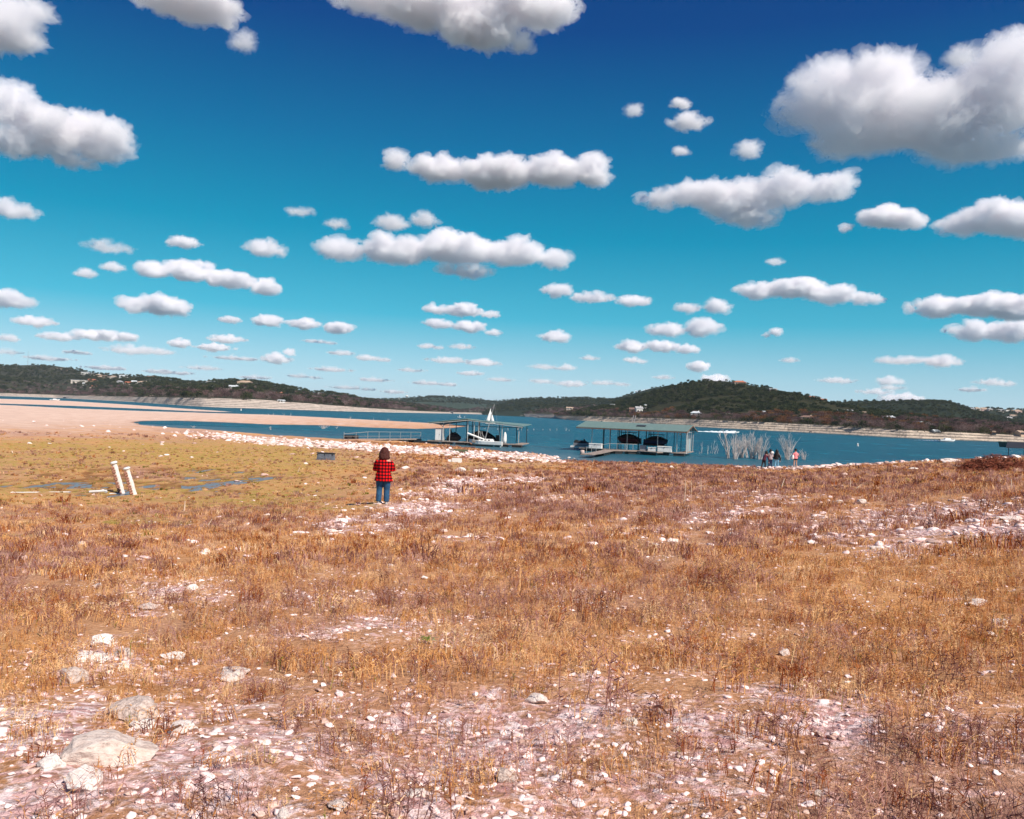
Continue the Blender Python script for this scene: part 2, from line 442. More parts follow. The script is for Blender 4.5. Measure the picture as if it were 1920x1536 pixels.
cw = on_plane(cp[:, 0], cp[:, 1], cp[:, 2])
def warp(X, Y):
    r = np.hypot(X, Y) + 1.5
    return np.stack([np.arctan2(X, Y) * 2.0, np.log(r) * 1.5], -1)
extra = np.array([[0, 0, 2.75], [-30, 0, 2.3], [30, 0, 3.1], [0, -30, 3.2], [-200, -100, 3], [200, -100, 3.5], [-300, 60, .8]], float)
cw = np.concatenate([cw, extra])
Q = warp(cw[:, 0], cw[:, 1])
def phi(d): return np.where(d > 1e-9, d, 0) ** 1.0
A_ = phi(np.linalg.norm(Q[:, None] - Q[None], axis=-1)) + np.eye(len(Q)) * -0.02
PM = np.concatenate([np.ones((len(Q), 1)), Q], 1)
SYS = np.block([[A_, PM], [PM.T, np.zeros((3, 3))]])
W_ = np.linalg.solve(SYS, np.concatenate([cw[:, 2], np.zeros(3)]))
SHORE = [(1560,882),(1500,879),(1400,879.5),(1280,874),(1200,871),(1080,868),(1060,867),(1032,863),(1052,858.5),(1020,855),(960,851.5),(900,846),(870,841.5),(820,836),(750,831.5),(640,827.5),(560,822.5),(500,817.5),(400,808.5),(330,802.5),(270,797.5),(250,792.5),(265,789.5),(330,789),(420,792),(500,796),(600,797.5),(700,802),(780,804.5),(850,802.5),(874,799.5),(840,795.5),(780,792),(700,788),(640,785),(560,781.5),(500,778),(430,776),(350,774.5),(250,771.5),(130,765.5),(0,760.7),(-200,753),(-600,738)]
sh = on_plane(np.array([p[0] for p in SHORE], float), np.array([p[1] for p in SHORE], float), 0.0)[:, :2]
tail = np.array([[-900, 900], [-3000, 900], [-3000, -3000], [3000, -3000], [3000, 60], [300, 62], [110, 74], [62, 82], [44, 86]], float)
POLY1 = np.concatenate([sh, tail])
SPIT = [(-300,742),(-100,745.2),(0,748),(130,752),(250,759.5),(350,766.5),(420,771.2),(436,772.5),(410,772.7),(350,770.7),(250,766),(130,761),(0,756.8),(-100,753.2),(-300,747)]
POLY2 = on_plane(np.array([p[0] for p in SPIT], float), np.array([p[1] for p in SPIT], float), 0.0)[:, :2]
def signed(P, poly):
    X, Y = P[:, 0], P[:, 1]
    d2 = np.full(len(P), 1e18); ins = np.zeros(len(P), bool)
    for i in range(len(poly)):
        a, b = poly[i], poly[(i + 1) % len(poly)]
        e = b - a
        t = np.clip(((X - a[0]) * e[0] + (Y - a[1]) * e[1]) / max(e @ e, 1e-9), 0, 1)
        d2 = np.minimum(d2, (X - a[0] - t * e[0]) ** 2 + (Y - a[1] - t * e[1]) ** 2)
        c = (a[1] > Y) != (b[1] > Y)
        xi = a[0] + (Y - a[1]) * e[0] / (e[1] if abs(e[1]) > 1e-12 else 1e-12)
        ins ^= c & (X < xi)
    return np.where(ins, 1, -1) * np.sqrt(d2)
def height(X, Y, detail=True):
    X, Y = np.asarray(X, float).ravel(), np.asarray(Y, float).ravel()
    out = np.empty(len(X)); sdo = np.empty(len(X))
    for s in range(0, len(X), 60000):
        x, y = X[s:s + 60000], Y[s:s + 60000]
        q = warp(x, y)
        h = np.full(len(x), W_[-3]) + q @ W_[-2:]
        for k in range(len(Q)):
            h += W_[k] * np.hypot(q[:, 0] - Q[k, 0], q[:, 1] - Q[k, 1])
        r = np.hypot(x, y)
        P = np.stack([x, y], -1)
        jit = (fbm(x * .35, y * .35, o=3, s=21) - .5) * np.clip(r * 0.012, 0.2, 1.2)
        sd1 = signed(P, POLY1) + jit
        sd2 = signed(P, POLY2) + jit * 3
        h = np.clip(h, 0.16, 3.6)
        h = np.minimum(h, 0.02 + np.where(r < 130, 0.11, 0.02) * np.clip(sd1, 0, None) + 0 * r)
        h2 = np.minimum(0.35, 0.012 * np.clip(sd2, 0, None) + 0.01)
        sd = np.maximum(sd1, sd2)
        h = np.where(sd1 > 0, h, np.where(sd2 > 0, h2, np.maximum(-3.0, 0.10 * sd)))
        if detail:
            hollow = np.exp(-((h - 0.29) / 0.08) ** 2) * (r < 60)
            amp = np.where(r < 110, 1, 0.3) * np.clip(sd / 3, 0, 1)
            h = h + (fbm(x * 1.9, y * .8, o=4, s=14, g=.65) - .5) * .22 * hollow
            n = (fbm(x * .5, y * .5, o=4, s=2) - .5) * 0.20 * (1 - 0.55 * hollow) + (fbm(x * 3.1, y * 3.1, o=3, s=4) - .5) * 0.07 * np.exp(-r / 40)
            h = h + n * amp
        out[s:s + 60000] = h; sdo[s:s + 60000] = sd
    return out, sdo
def hgt(x, y):
    return float(height([x], [y])[0][0])
def ground_at(px, py):            # where the sight line through a pixel meets the ground
    d = ray(px, py); d = d / np.linalg.norm(d)
    t = np.geomspace(2.0, 600.0, 700)
    P = d[None] * t[:, None]
    hz = height(P[:, 0], P[:, 1])[0]
    g = P[:, 2] + CAM_Z - hz
    i = int(np.argmax(g < 0)) if (g < 0).any() else len(t) - 1
    if i > 0:
        f = g[i - 1] / (g[i - 1] - g[i] + 1e-12)
        tt = t[i - 1] + (t[i] - t[i - 1]) * f
    else: tt = t[0]
    p = d * tt
    return Vector((p[0], p[1], hgt(p[0], p[1])))
# patches of pale gravel in pixels: cx, cy, rx, ry, strength
PALE = [(1340,965,130,22,.55),(1230,1000,120,22,.4),(1430,935,120,14,.5),(1640,990,160,30,.58),(1740,960,150,26,.58),(1860,985,120,36,.66),(1700,1025,140,22,.52),(1560,1010,60,16,.5),
 (830,925,90,10,.7),(880,905,60,9,.8),(960,898,80,8,.6),(780,955,110,16,.65),(700,990,110,18,.6),(900,1012,120,10,.45),(640,985,50,16,.7),(1080,935,110,10,.4),(760,1120,140,14,.3),
 (340,1110,110,26,.6),(260,1140,80,20,.5),(560,1130,90,16,.45),(700,1165,150,28,.55),(580,1190,90,16,.5),(770,1200,110,30,.45),(180,1230,100,40,.6),(120,1270,70,30,.5),
 (1020,1380,210,55,.7),(1110,1330,150,36,.65),(860,1400,150,60,.5),(760,1330,120,40,.45),(620,1370,130,60,.5),(1560,1370,110,48,.75),(1420,1310,140,36,.5),(1330,1400,140,70,.5),
 (300,1440,300,70,.6),(150,1500,300,60,.75),(500,1500,280,60,.6),(800,1500,250,50,.5),(1180,1480,200,60,.45),(1780,1470,160,60,.4),(100,1350,150,50,.5),(1800,1130,60,14,.3),(1850,1240,60,20,.3)]
def zones(X, Y, Z):
    px, py = to_px(X, Y, Z)
    pale = np.zeros(len(X))
    jx = (fbm(X * .9, Y * .9, o=4, s=50) - .5)
    for (cx, cy_, rx, ry, st) in PALE:
        d = ((px - cx) / rx) ** 2 + ((py - cy_) / ry) ** 2
        pale = np.maximum(pale, st * np.exp(-d * 0.8))
    pale = np.maximum(pale, .50 * sstep(1180, 1420, py) * (1 - .55 * sstep(1250, 1750, px)) + .10 * sstep(930, 1000, py))
    pale = np.clip(pale + (fbm(X * 0.8, Y * 0.8, o=5, s=8) - .5) * .9 * np.clip(pale * 2.2, .35, 1), 0, 1)
    # green lowland on the left, wet hollow
    lowx = 1 - sstep(520, 900, px + jx * 200)
    green = lowx * sstep(806, 836, py + jx * 30) * (1 - sstep(915 + (px / 30), 985, py + jx * 60))
    g2 = np.exp(-((px - 170) / 190) ** 2 - ((py - (1000 - px * .06)) / 17) ** 2)
    green = green * (.45 + .75 * fbm(X * .12, Y * .12, o=4, s=15)) * (1 - .5 * np.exp(-((py - 890 + px * .0) / 16) ** 2) * (px < 330))
    green = np.clip(green * .85 + g2 * .9 * (vnoise(X * .5, Y * .5, s=6) > .35), 0, 1)
    mid = np.exp(-((py - 872) / 13) ** 2) * sstep(760, 860, px) * (1 - sstep(1000, 1120, px)) * .5
    green = np.maximum(green, mid)
    # bare sand flats beyond
    r = np.hypot(X, Y)
    sand = sstep(0, 1, np.clip((830 - px * .02 - py + jx * 40) / 46, 0, 1)) * (px < 1000)
    rub = band(px, py, [(280, 806), (400, 815), (500, 825), (640, 834), (700, 838), (820, 845), (900, 851), (1045, 858.5)], 4, 8.5)
    rub = rub * sstep(270, 520, px) * np.clip(.35 + 1.3 * fbm(X * .35, Y * .35, o=3, s=16), 0, 1)
    rub = np.maximum(rub, band(px, py, [(1180, 876), (1500, 877), (1600, 869), (1700, 863), (1800, 857), (1930, 850)], 2.5, 4.5) * sstep(1350, 1500, px + 0 * py))
    return pale, green, sand, rub, px, py
def mauve_of(X, Y, px, py):
    m = fbm(X * .22, Y * .22, o=4, s=33) * 1.9 - .50 + .30 * np.exp(-((px - 1250) / 480) ** 2 - ((py - 905) / 55) ** 2)
    m += .55 * sstep(1250, 1700, px) * sstep(1260, 1420, py) - .6 * np.exp(-((px - 1720) / 330) ** 2 - ((py - 1110) / 85) ** 2) - .4 * np.exp(-((px - 250) / 330) ** 2 - ((py - 1040) / 60) ** 2) - .3 * np.exp(-((px - 1050) / 250) ** 2 - ((py - 1180) / 90) ** 2)
    return np.clip(m, 0, 1)
def band(px, py, pts, w_up, w_dn):
    xs = [p[0] for p in pts]; ys = [p[1] for p in pts]
    c = np.interp(px, xs, ys)
    m = (px > xs[0] - 20) & (px < xs[-1] + 12)
    d = py - c
    return m * np.exp(-np.where(d < 0, (d / w_up) ** 2, (d / w_dn) ** 2))

def polar(azs, rs):
    az, r = np.meshgrid(azs, rs)
    X, Y = (np.sin(az) * r).ravel(), (np.cos(az) * r).ravel()
    n, m = len(rs), len(azs)
    i = (np.arange(n - 1)[:, None] * m + np.arange(m - 1)[None]).ravel()
    F = np.stack([i, i + 1, i + m + 1, i + m], -1)
    return X, Y, F
half = R(37)
azs = np.concatenate([np.linspace(-math.pi, -half, 60, endpoint=False), np.linspace(-half, half, 560), np.linspace(half, math.pi, 61)[1:]])
rs = [0.3]
while rs[-1] < 120:
    rr = rs[-1]; rs.append(rr + max(0.03, min(0.012 * rr, 0.26 if rr < 60 else 0.4)))
while rs[-1] < 900: rs.append(rs[-1] * 1.012)
while rs[-1] < 12000: rs.append(rs[-1] * 1.12)
gX, gY, gF = polar(azs, np.array(rs))
gZ, gS = height(gX, gY)
pale, green, sand, rub, gpx, gpy = zones(gX, gY, gZ)
mauve = mauve_of(gX, gY, gpx, gpy)
print("ground verts", len(gX), time.time() - T0)

g = NT("dry lakebed ground")
v = g.coord()
n1, n2, n3, n4 = g.noise(0.35, 6, .6, v), g.noise(3.0, 6, .65, v), g.noise(22.0, 4, .6, v), g.noise(120.0, 3, .6, v)
vor = g.n("TexVoronoi"); vor.inputs["Scale"].default_value = 13.0; g.l(v, vor.inputs["Vector"])
vor2 = g.n("TexVoronoi"); vor2.inputs["Scale"].default_value = 42.0; g.l(v, vor2.inputs["Vector"])
soil = g.ramp(n2, [(0.30, (0.34, 0.155, 0.075)), (0.50, (0.60, 0.32, 0.175)), (0.70, (0.74, 0.46, 0.30))])
straw = g.ramp(n3, [(0.30, (0.32, 0.135, 0.045)), (0.5, (0.64, 0.31, 0.115)), (0.68, (0.78, 0.46, 0.21))])
mv = g.ramp(n3, [(0.30, (0.20, 0.100, 0.085)), (0.5, (0.40, 0.225, 0.19)), (0.70, (0.58, 0.38, 0.32))])
dry = g.mix(g.attr("mauve"), straw, mv)
dry = g.mix(0.35, dry, soil)
stones = g.ramp(vor.outputs["Color"], [(0.2, (0.60, 0.33, 0.31)), (0.5, (0.90, 0.60, 0.58)), (0.8, (0.95, 0.77, 0.76))])
sz = g.ramp(n3, [(0.34, 0.42), (0.56, 1.0)])
stones = g.mix(1.0, stones, sz, 'MULTIPLY')
pf = g.math('ADD', g.attr("pale"), g.math('MULTIPLY', g.math('SUBTRACT', n2, 0.5), 1.6))
pf = g.math('ADD', pf, g.math('MULTIPLY', g.math('SUBTRACT', n3, 0.5), 1.1))
c = g.mix(g.ramp(pf, [(0.34, 0), (0.66, 1.0)]), dry, stones)
grn = g.mix(g.ramp(n2, [(0.42, 0), (0.60, 1)]), g.ramp(n3, [(0.30, (0.28, 0.13, 0.045)), (0.5, (0.55, 0.29, 0.11)), (0.7, (0.68, 0.42, 0.20))]), g.ramp(n3, [(0.3, (0.20, 0.165, 0.02)), (0.7, (0.54, 0.40, 0.10))]))
gf = g.math('ADD', g.attr("green"), g.math('MULTIPLY', g.math('SUBTRACT', n1, 0.5), 1.2))
gf = g.math('ADD', gf, g.math('MULTIPLY', g.math('SUBTRACT', n2, 0.5), .8))
c = g.mix(g.ramp(gf, [(0.25, 0), (0.85, 1.0)]), c, grn)
sd_ = g.ramp(n1, [(0.30, (0.50, 0.33, 0.255)), (0.5, (0.66, 0.46, 0.37)), (0.7, (0.76, 0.58, 0.48))])
sd_ = g.mix(g.ramp(n2, [(0.3, 0.0), (0.7, 0.5)]), sd_, (0.72, 0.54, 0.44))
c = g.mix(g.attr("sand"), c, sd_)
rb = g.ramp(vor2.outputs["Color"], [(0.2, (0.48, 0.36, 0.28)), (0.5, (0.74, 0.60, 0.48)), (0.8, (0.86, 0.78, 0.68))])
rf = g.math('ADD', g.attr("rubble"), g.math('MULTIPLY', g.math('SUBTRACT', n2, 0.5), .9))
c = g.mix(g.ramp(rf, [(0.35, 0), (0.60, 1.0)]), c, rb)
wet = g.attr("wet")
c = g.mix(wet, c, g.mix(1.0, c, (0.42, 0.33, 0.27), 'MULTIPLY'))
g.base(c)
g.set(0.92, 0, 0.15)
hb = g.math('ADD', g.math('MULTIPLY', n3, .7), g.math('MULTIPLY', n4, .3))
hb = g.math('ADD', hb, g.math('MULTIPLY', g.math('MULTIPLY', vor.outputs["Distance"], -0.6), g.attr("pale")))
g.bump(hb, 0.85, 0.06)
wetA = np.clip(1 - gS / 0.9, 0, 1) * (gS > -2) * (gZ < .25) + .9 * np.exp(-((gZ - .235) / .03) ** 2) * (gpx < 760) * (gpy > 868) * (gpy < 940)
me = mesh_from("ground", np.stack([gX, gY, gZ], -1), gF, g.m, True, {"pale": pale, "green": green, "sand": sand, "rubble": rub, "mauve": mauve, "wet": np.clip(wetA, 0, 1)})
link("ground", me, kind="structure")

# lake
wm = NT("lake water")
wv = wm.coord()
wa = wm.coord((1.0, 0.55, 1.0)); wb = wm.coord((0.10, 0.05, 1.0)); wc = wm.coord((0.012, 0.03, 1.0))
r1 = wm.noise(2.2, 3, .6, wa, .3); r2 = wm.noise(2.0, 4, .6, wb, .3); r3 = wm.noise(2.0, 3, .6, wc, .5)
deep = wm.ramp(r3, [(0.3, (0.0006, 0.070, 0.115)), (0.6, (0.0012, 0.105, 0.150))])
deep = wm.mix(wm.ramp(r2, [(0.35, 0.0), (0.65, 0.6)]), deep, (0.0008, 0.038, 0.080))
shal = wm.ramp(r2, [(0.3, (0.06, 0.125, 0.16)), (0.7, (0.11, 0.17, 0.20))])
df = wm.n("BsdfDiffuse"); gl = wm.n("BsdfGlossy"); mx = wm.n("MixShader")
wm.l(wm.mix(wm.attr("shallow"), deep, shal), df.inputs[0])
gl.inputs["Roughness"].default_value = 0.16; gl.inputs[0].default_value = (.9, .95, 1, 1); mx.inputs[0].default_value = 0.20
wh = wm.math('ADD', wm.math('MULTIPLY', r1, 0.35), wm.math('MULTIPLY', r2, 0.65))
bp = wm.n("Bump"); bp.inputs["Strength"].default_value = 1.0; bp.inputs["Distance"].default_value = 0.9
wm.l(wh, bp.inputs["Height"]); wm.l(bp.outputs[0], gl.inputs["Normal"])
wm.l(df.outputs[0], mx.inputs[1]); wm.l(gl.outputs[0], mx.inputs[2]); wm.l(mx.outputs[0], wm.o.inputs[0])
azw = np.concatenate([np.linspace(-math.pi, -half, 30, endpoint=False), np.linspace(-half, half, 320), np.linspace(half, math.pi, 31)[1:]])
rw = np.concatenate([np.geomspace(55, 220, 150), np.geomspace(223, 12000, 90)])
wX, wY, wF = polar(azw, rw)
_, wS = height(wX, wY, False)
shal_a = np.exp(-np.clip(-wS, 0, None) / 10.0) * (np.hypot(wX, wY) < 160)
me = mesh_from("lake", np.stack([wX, wY, np.zeros(len(wX))], -1), wF, wm.m, True, {"shallow": shal_a})
link("lake", me, kind="structure")
# puddles: sheets of still water standing in the hollow, the uneven ground breaks them up
pud = NT("puddle water"); pud.base((0.16, 0.16, 0.17)); pud.set(0.30, 0, 0.3)
pud.bump(pud.noise(14, 2, .5, pud.coord()), 0.15, .02)
def puddle(px0, px1, py0, py1, z):
    c_ = on_plane(np.array([px0, px1, px1, px0], float), np.array([py1, py1, py0, py0], float), z)
    mb = MB(); mb.add(c_, [(0, 1, 2, 3)]); mb.build("puddle", pud.m, kind="structure")
PUD_Z = 0.240
puddle(340, 640, 870, 930, PUD_Z)
puddle(-60, 300, 905, 932, PUD_Z)
# ------------------------------------------------------------------ far shores and hills
def hill_mat(name, wood, wood2, bank, patch=(0.45, 0.33, 0.27), patch_amt=0.62):
    m = NT(name); v = m.coord()
    a, b, c_ = m.noise(0.012, 5, .6, v), m.noise(0.09, 5, .65, v), m.noise(0.6, 3, .6, v)
    col = m.ramp(b, [(0.35, wood), (0.65, wood2)])
    col = m.mix(m.ramp(a, [(patch_amt, 0.0), (patch_amt + .08, .8)]), col, patch)
    st = m.n("TexWave"); st.wave_type = 'BANDS'; st.bands_direction = 'Z'
    st.inputs["Scale"].default_value = 0.22; st.inputs["Distortion"].default_value = 2.5; st.inputs["Detail"].default_value = 3; st.inputs["Detail Scale"].default_value = .15
    m.l(v, st.inputs["Vector"])
    bk = m.ramp(m.math('ADD', m.math('MULTIPLY', st.outputs["Fac"], .30), m.math('MULTIPLY', m.math('ADD', c_, b), .35)), [(0.34, tuple(x * .30 for x in bank)), (0.44, tuple(x * .62 for x in bank)), (0.56, tuple(x * .9 for x in bank)), (0.78, tuple(min(.9, x * 1.1) for x in bank))])
    col = m.mix(m.attr("bank"), col, bk)
    m.base(col); m.set(.95, 0, .05)
    m.bump(m.math('ADD', b, c_), .8, 2.0)
    return m.m
HILLS = {}
def interp(pts, x): return np.interp(x, [p[0] for p in pts], [p[1] for p in pts])
def hill(name, ridge, depth, base=None, shore=None, bank=None, mat=None, label=None, step=2.0, rows=70, wob=0.5, seed=0, curve=1.25, trees_at=None, bank_run=22.0, back=0.7):
    """ridge: (px, py) skyline; depth: (px, metres) of the skyline; shore: (px, py) waterline or base: (px, metres) where it rises; bank: (px, metres) height of the bare bank"""
    x = np.arange(ridge[0][0], ridge[-1][0] + .1, step)
    ry = interp(ridge, x) + (fbm(x * .05, x * 0 + seed, o=4, s=seed) - .5) * wob * 3
    top = at_depth(x, ry, interp(depth, x))
    if shore is not None:
        sy = interp(shore, x) + (fbm(x * .03, x * 0, o=2, s=seed + 1) - .5) * .25
        fr = on_plane(x, sy, 0.0)
        fr[:, 2] = 0
    else:
        fr = at_depth(x, ry, interp(base, x)); fr[:, 2] = 0
    bh = interp(bank, x) if bank is not None else np.zeros(len(x))
    if bank is not None:
        w_ = np.hanning(41); w_ /= w_.sum()
        pad = lambda a: np.concatenate([a[:1] + (a[:1] - a[20:0:-1]), a, a[-1:] + (a[-1:] - a[-2:-22:-1])])
        for q_ in (0, 1): fr[:, q_] = np.convolve(pad(fr[:, q_]), w_, 'valid')
        bh = np.convolve(pad(bh), w_, 'valid')
    d = top[:, :2] - fr[:, :2]
    Ld = np.linalg.norm(d, axis=1)
    V, B = [], []
    ts = [(-0.02, -1.5), (0.0, 0.0)] + [(None, k) for k in np.linspace(0, 1, 15)[1:]] if bank is not None else [(-0.02, -3.0), (0.0, -1.0)]
    for t, k in ts:
        if t is not None:
            p = fr.copy(); p[:, :2] += d * t; p[:, 2] = k; b = np.ones(len(x)) * (bank is not None)
        else:
            run = bank_run * (0.7 + .6 * fbm(x * .02, x * 0 + 3, o=2, s=seed + 2))
            w = (fbm(x * .035, x * 0 + k * 2, o=3, s=seed + 4) - .5) * .45
            kk = np.clip(k + w * (0 < k < 1), 0, 1)
            stp = np.floor(kk * 5) / 5 + sstep(.55, 1, (kk * 5) % 1) / 5          # ledges
            p = fr.copy(); p[:, :2] += d / Ld[:, None] * (run * k)[:, None]; p[:, 2] = bh * np.where(k >= 1, 1, stp) ; b = np.ones(len(x))
        V.append(p); B.append(b)
    s0 = V[-1]
    for t in np.linspace(0, 1, rows)[1:]:
        p = s0 + (top - s0) * t
        z0 = s0[:, 2]
        e = t ** curve
        p[:, 2] = z0 + (top[:, 2] - z0) * e
        amp = 4 * t * (1 - t) * (top[:, 2] - z0) * .22
        p[:, 2] += (fbm(p[:, 0] * .007 + seed, p[:, 1] * .007, o=4, s=seed + 7) - .5) * amp * 2
        V.append(p); B.append(np.ones(len(x)) * (bank is not None) * max(0, 1 - t * rows / 1.2))
    for t in (0.15, .4, 1.0):
        p = top.copy(); p[:, :2] += d * t * back; p[:, 2] = top[:, 2] * (1 - t) - 5 * t - (0.5 if t < .2 else 0); V.append(p); B.append(np.zeros(len(x)))
    V = np.array(V); n, m_, _ = V.shape
    i = (np.arange(n - 1)[:, None] * m_ + np.arange(m_ - 1)[None]).ravel()
    F = np.stack([i, i + 1, i + m_ + 1, i + m_], -1)
    me = mesh_from(name, V.reshape(-1, 3), F, mat, True, {"bank": np.array(B).ravel()})
    o = link(name, me, kind="structure")
    if label: o["label"] = label
    HILLS[label or name] = (x, V, len(ts), rows)
    return o
DARK, DARK2 = (0.014, 0.022, 0.016), (0.030, 0.042, 0.022)
mA = hill_mat("left hill slope", (0.028, 0.036, 0.024), (0.065, 0.060, 0.038), (0.62, 0.53, 0.46), patch_amt=.60)
mB = hill_mat("far hill slope", (0.026, 0.046, 0.036), (0.050, 0.070, 0.048), (0.55, 0.45, 0.38), patch_amt=.66)
mC = hill_mat("right hill slope", (0.022, 0.026, 0.013), (0.055, 0.052, 0.026), (0.56, 0.47, 0.38), patch_amt=.66)
mD = hill_mat("dark hill slope", DARK, DARK2, (0.5, 0.42, 0.36), patch_amt=.8)
# far green hill behind the lake arm
hill("hill", [(480,768),(540,756),(600,749),(650,747),(700,748.5),(740,748.5),(760,747),(785,744),(810,743),(860,745),(900,749),(930,752.5),(950,751),(975,749),(1010,748),(1060,750),(1150,760)], [(480,3600),(1150,3600)], base=[(480,2300),(1150,2300)], mat=mB, label="far green hill behind the water tower", seed=3, curve=1.0)
# dark ridge right of it, cloud shadow put into its slope colour
hill("hill", [(905,776),(925,766),(940,757),(960,751),(990,748),(1030,747),(1100,747),(1150,749),(1190,760),(1240,775)], [(905,2300),(1240,2500)], base=[(905,1700),(1240,1500)], mat=mD, label="dark ridge behind the docks", seed=5, curve=.8)
# left shore and hill
hill("hill", [(-420,700),(-200,693),(-60,688),(20,685.5),(50,684.5),(100,686),(130,690),(160,697),(190,703),(240,705),(300,709),(345,716),(375,718),(410,714),(450,714),(490,717),(530,725),(560,731),(600,737),(640,741),(690,751),(760,757),(840,767),(880,774)],
     [(-420,2300),(0,2300),(160,2150),(400,1800),(600,1600),(760,2100),(880,2500)], shore=[(-420,727),(0,743),(100,746),(250,754),(384,763.5),(500,767),(560,769),(640,771.5),(700,773),(800,775),(880,776.3)],
     bank=[(-420,5),(0,5),(300,7),(500,8),(640,5.5),(760,3.2),(880,2.5)], mat=mA, label="left hill with houses along its crest", seed=7, rows=90, curve=1.15, bank_run=40)
# low far shore strip between the hills
hill("hill", [(850,772.5),(870,769),(900,766.5),(960,768),(1000,769),(1050,768),(1090,766),(1140,764),(1180,770)], [(850,2500),(1000,1950),(1180,1200)], shore=[(850,775.6),(880,776.2),(940,779),(1000,782.3),(1050,786),(1090,788.7),(1180,793)],
     bank=[(850,3),(950,5),(1000,6),(1100,6),(1180,5)], mat=mA, label="low wooded shore between the hills", seed=9, rows=40, bank_run=40)
# right: shoulder behind, main hill, dark hill, far end
hill("hill", [(1080,775),(1120,762),(1140,752),(1160,746),(1190,737),(1220,729),(1250,723),(1290,720),(1340,722),(1400,740)], [(1080,1900),(1400,1900)], base=[(1080,1500),(1400,1500)], mat=mD, label="dark shoulder behind the right hill", seed=13)
hill("hill", [(1750,775),(1790,768),(1820,765),(1840,766),(1860,765),(1880,768),(1910,769),(1960,770),(2100,772),(2400,790)], [(1750,1900),(2400,1900)], base=[(1750,1300),(2400,1300)], mat=mD, label="far end of the right ridge with pale houses on its crest", seed=15)
hill("hill", [(1500,768),(1540,758),(1570,754.5),(1600,752.5),(1640,752),(1700,752),(1750,752.5),(1780,755),(1800,761),(1820,770),(1850,778),(1900,789),(2000,800),(2100,806)], [(1500,1500),(2100,1300)], base=[(1500,1000),(2100,900)], mat=mD, label="flat topped dark hill at right", seed=17, curve=.8)
hill("hill", [(1040,778),(1070,772),(1100,768),(1140,760),(1170,751),(1200,742),(1240,731),(1270,722),(1295,716.5),(1325,714),(1360,715),(1400,721),(1440,729),(1480,735),(1510,742),(1540,752),(1570,760),(1620,769),(1700,779),(1800,790),(1900,799),(2000,805),(2200,816),(2400,826)],
     [(1040,1300),(1200,1100),(1330,1050),(1500,900),(1700,760),(2000,620),(2400,560)], shore=[(1040,785.5),(1090,789),(1150,792),(1300,800.5),(1500,810.7),(1700,821.7),(1900,829.6),(2000,834),(2400,852)],
     bank=[(1040,4.5),(1100,5),(1300,6),(1500,5.2),(1700,4.2),(1900,3.8),(2400,3.5)], mat=mC, label="main wooded hill with a house on its top", seed=19, rows=100, curve=1.25, bank_run=26)
# ------------------------------------------------------------------ the air over the lake
hz = NT("lake haze"); hz.t.nodes.remove(hz.b)
hv = hz.n("VolumePrincipled"); hv.inputs["Color"].default_value = (0.80, 0.90, 1.0, 1); hv.inputs["Density"].default_value = 0.00005; hv.inputs["Anisotropy"].default_value = 0.2
hz.l(hv.outputs[0], hz.o.inputs["Volume"])
MB().box((0, 0, 68), (26000, 26000, 146)).build("haze", hz.m, kind="stuff")
# ------------------------------------------------------------------ materials of built things
PAINT_W = simple("white paint", (0.82, 0.81, 0.79), (0.66, 0.65, 0.63), 3, .45)
GEL_W = simple("white boat hull", (0.85, 0.85, 0.84), (0.74, 0.74, 0.73), 1.5, .25)
SAIL = simple("white sail cloth", (0.86, 0.85, 0.82), (0.78, 0.77, 0.75), 1.2, .8)
GALV = simple("galvanised steel", (0.46, 0.46, 0.45), (0.33, 0.33, 0.33), 5, .5, .5)
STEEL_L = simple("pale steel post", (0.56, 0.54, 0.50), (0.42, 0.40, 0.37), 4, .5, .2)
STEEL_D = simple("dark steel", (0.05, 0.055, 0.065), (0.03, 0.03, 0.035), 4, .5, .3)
DECK = simple("weathered deck boards", (0.38, 0.31, 0.27), (0.20, 0.15, 0.13), 3, .85)
FLOATB = simple("black float", (0.018, 0.018, 0.02), (0.03, 0.03, 0.03), 4, .5)
TARP = simple("black boat cover", (0.016, 0.016, 0.020), (0.030, 0.028, 0.032), 3, .8, bump=.4)
MAROON = simple("maroon hull", (0.075, 0.012, 0.025), (0.05, 0.01, 0.018), 3, .35)
NAVY = simple("navy canvas", (0.012, 0.025, 0.09), (0.01, 0.018, 0.05), 3, .7)
GREYC = simple("grey cabinet paint", (0.42, 0.43, 0.46), (0.33, 0.34, 0.36), 3, .6)
RUST = simple("rusty steel", (0.25, 0.10, 0.05), (0.12, 0.05, 0.03), 12, .9)
BLACKP = simple("black plastic", (0.02, 0.02, 0.022), (0.035, 0.035, 0.035), 6, .45)
GREYP = simple("grey plastic float", (0.17, 0.20, 0.25), (0.09, 0.10, 0.13), 5, .6, bump=.4)
OLIVE = simple("mossy green plank", (0.13, 0.15, 0.09), (0.07, 0.08, 0.05), 6, .8)
TIMBER = simple("grey timber", (0.30, 0.25, 0.21), (0.17, 0.13, 0.11), 7, .9)
STRAWST = simple("bleached stick", (0.74, 0.60, 0.46), (0.52, 0.38, 0.28), 20, .9)
DEADW = simple("bleached dead wood", (0.68, 0.61, 0.57), (0.40, 0.34, 0.32), 4, .9)
FOAM = simple("white water foam", (0.88, 0.90, 0.91), (0.72, 0.77, 0.80), .8, .9, bump=.5)
M_GLASS = simple("window glass", (0.03, 0.04, 0.05), (0.02, 0.025, 0.03), 1, .1, spec=.6)
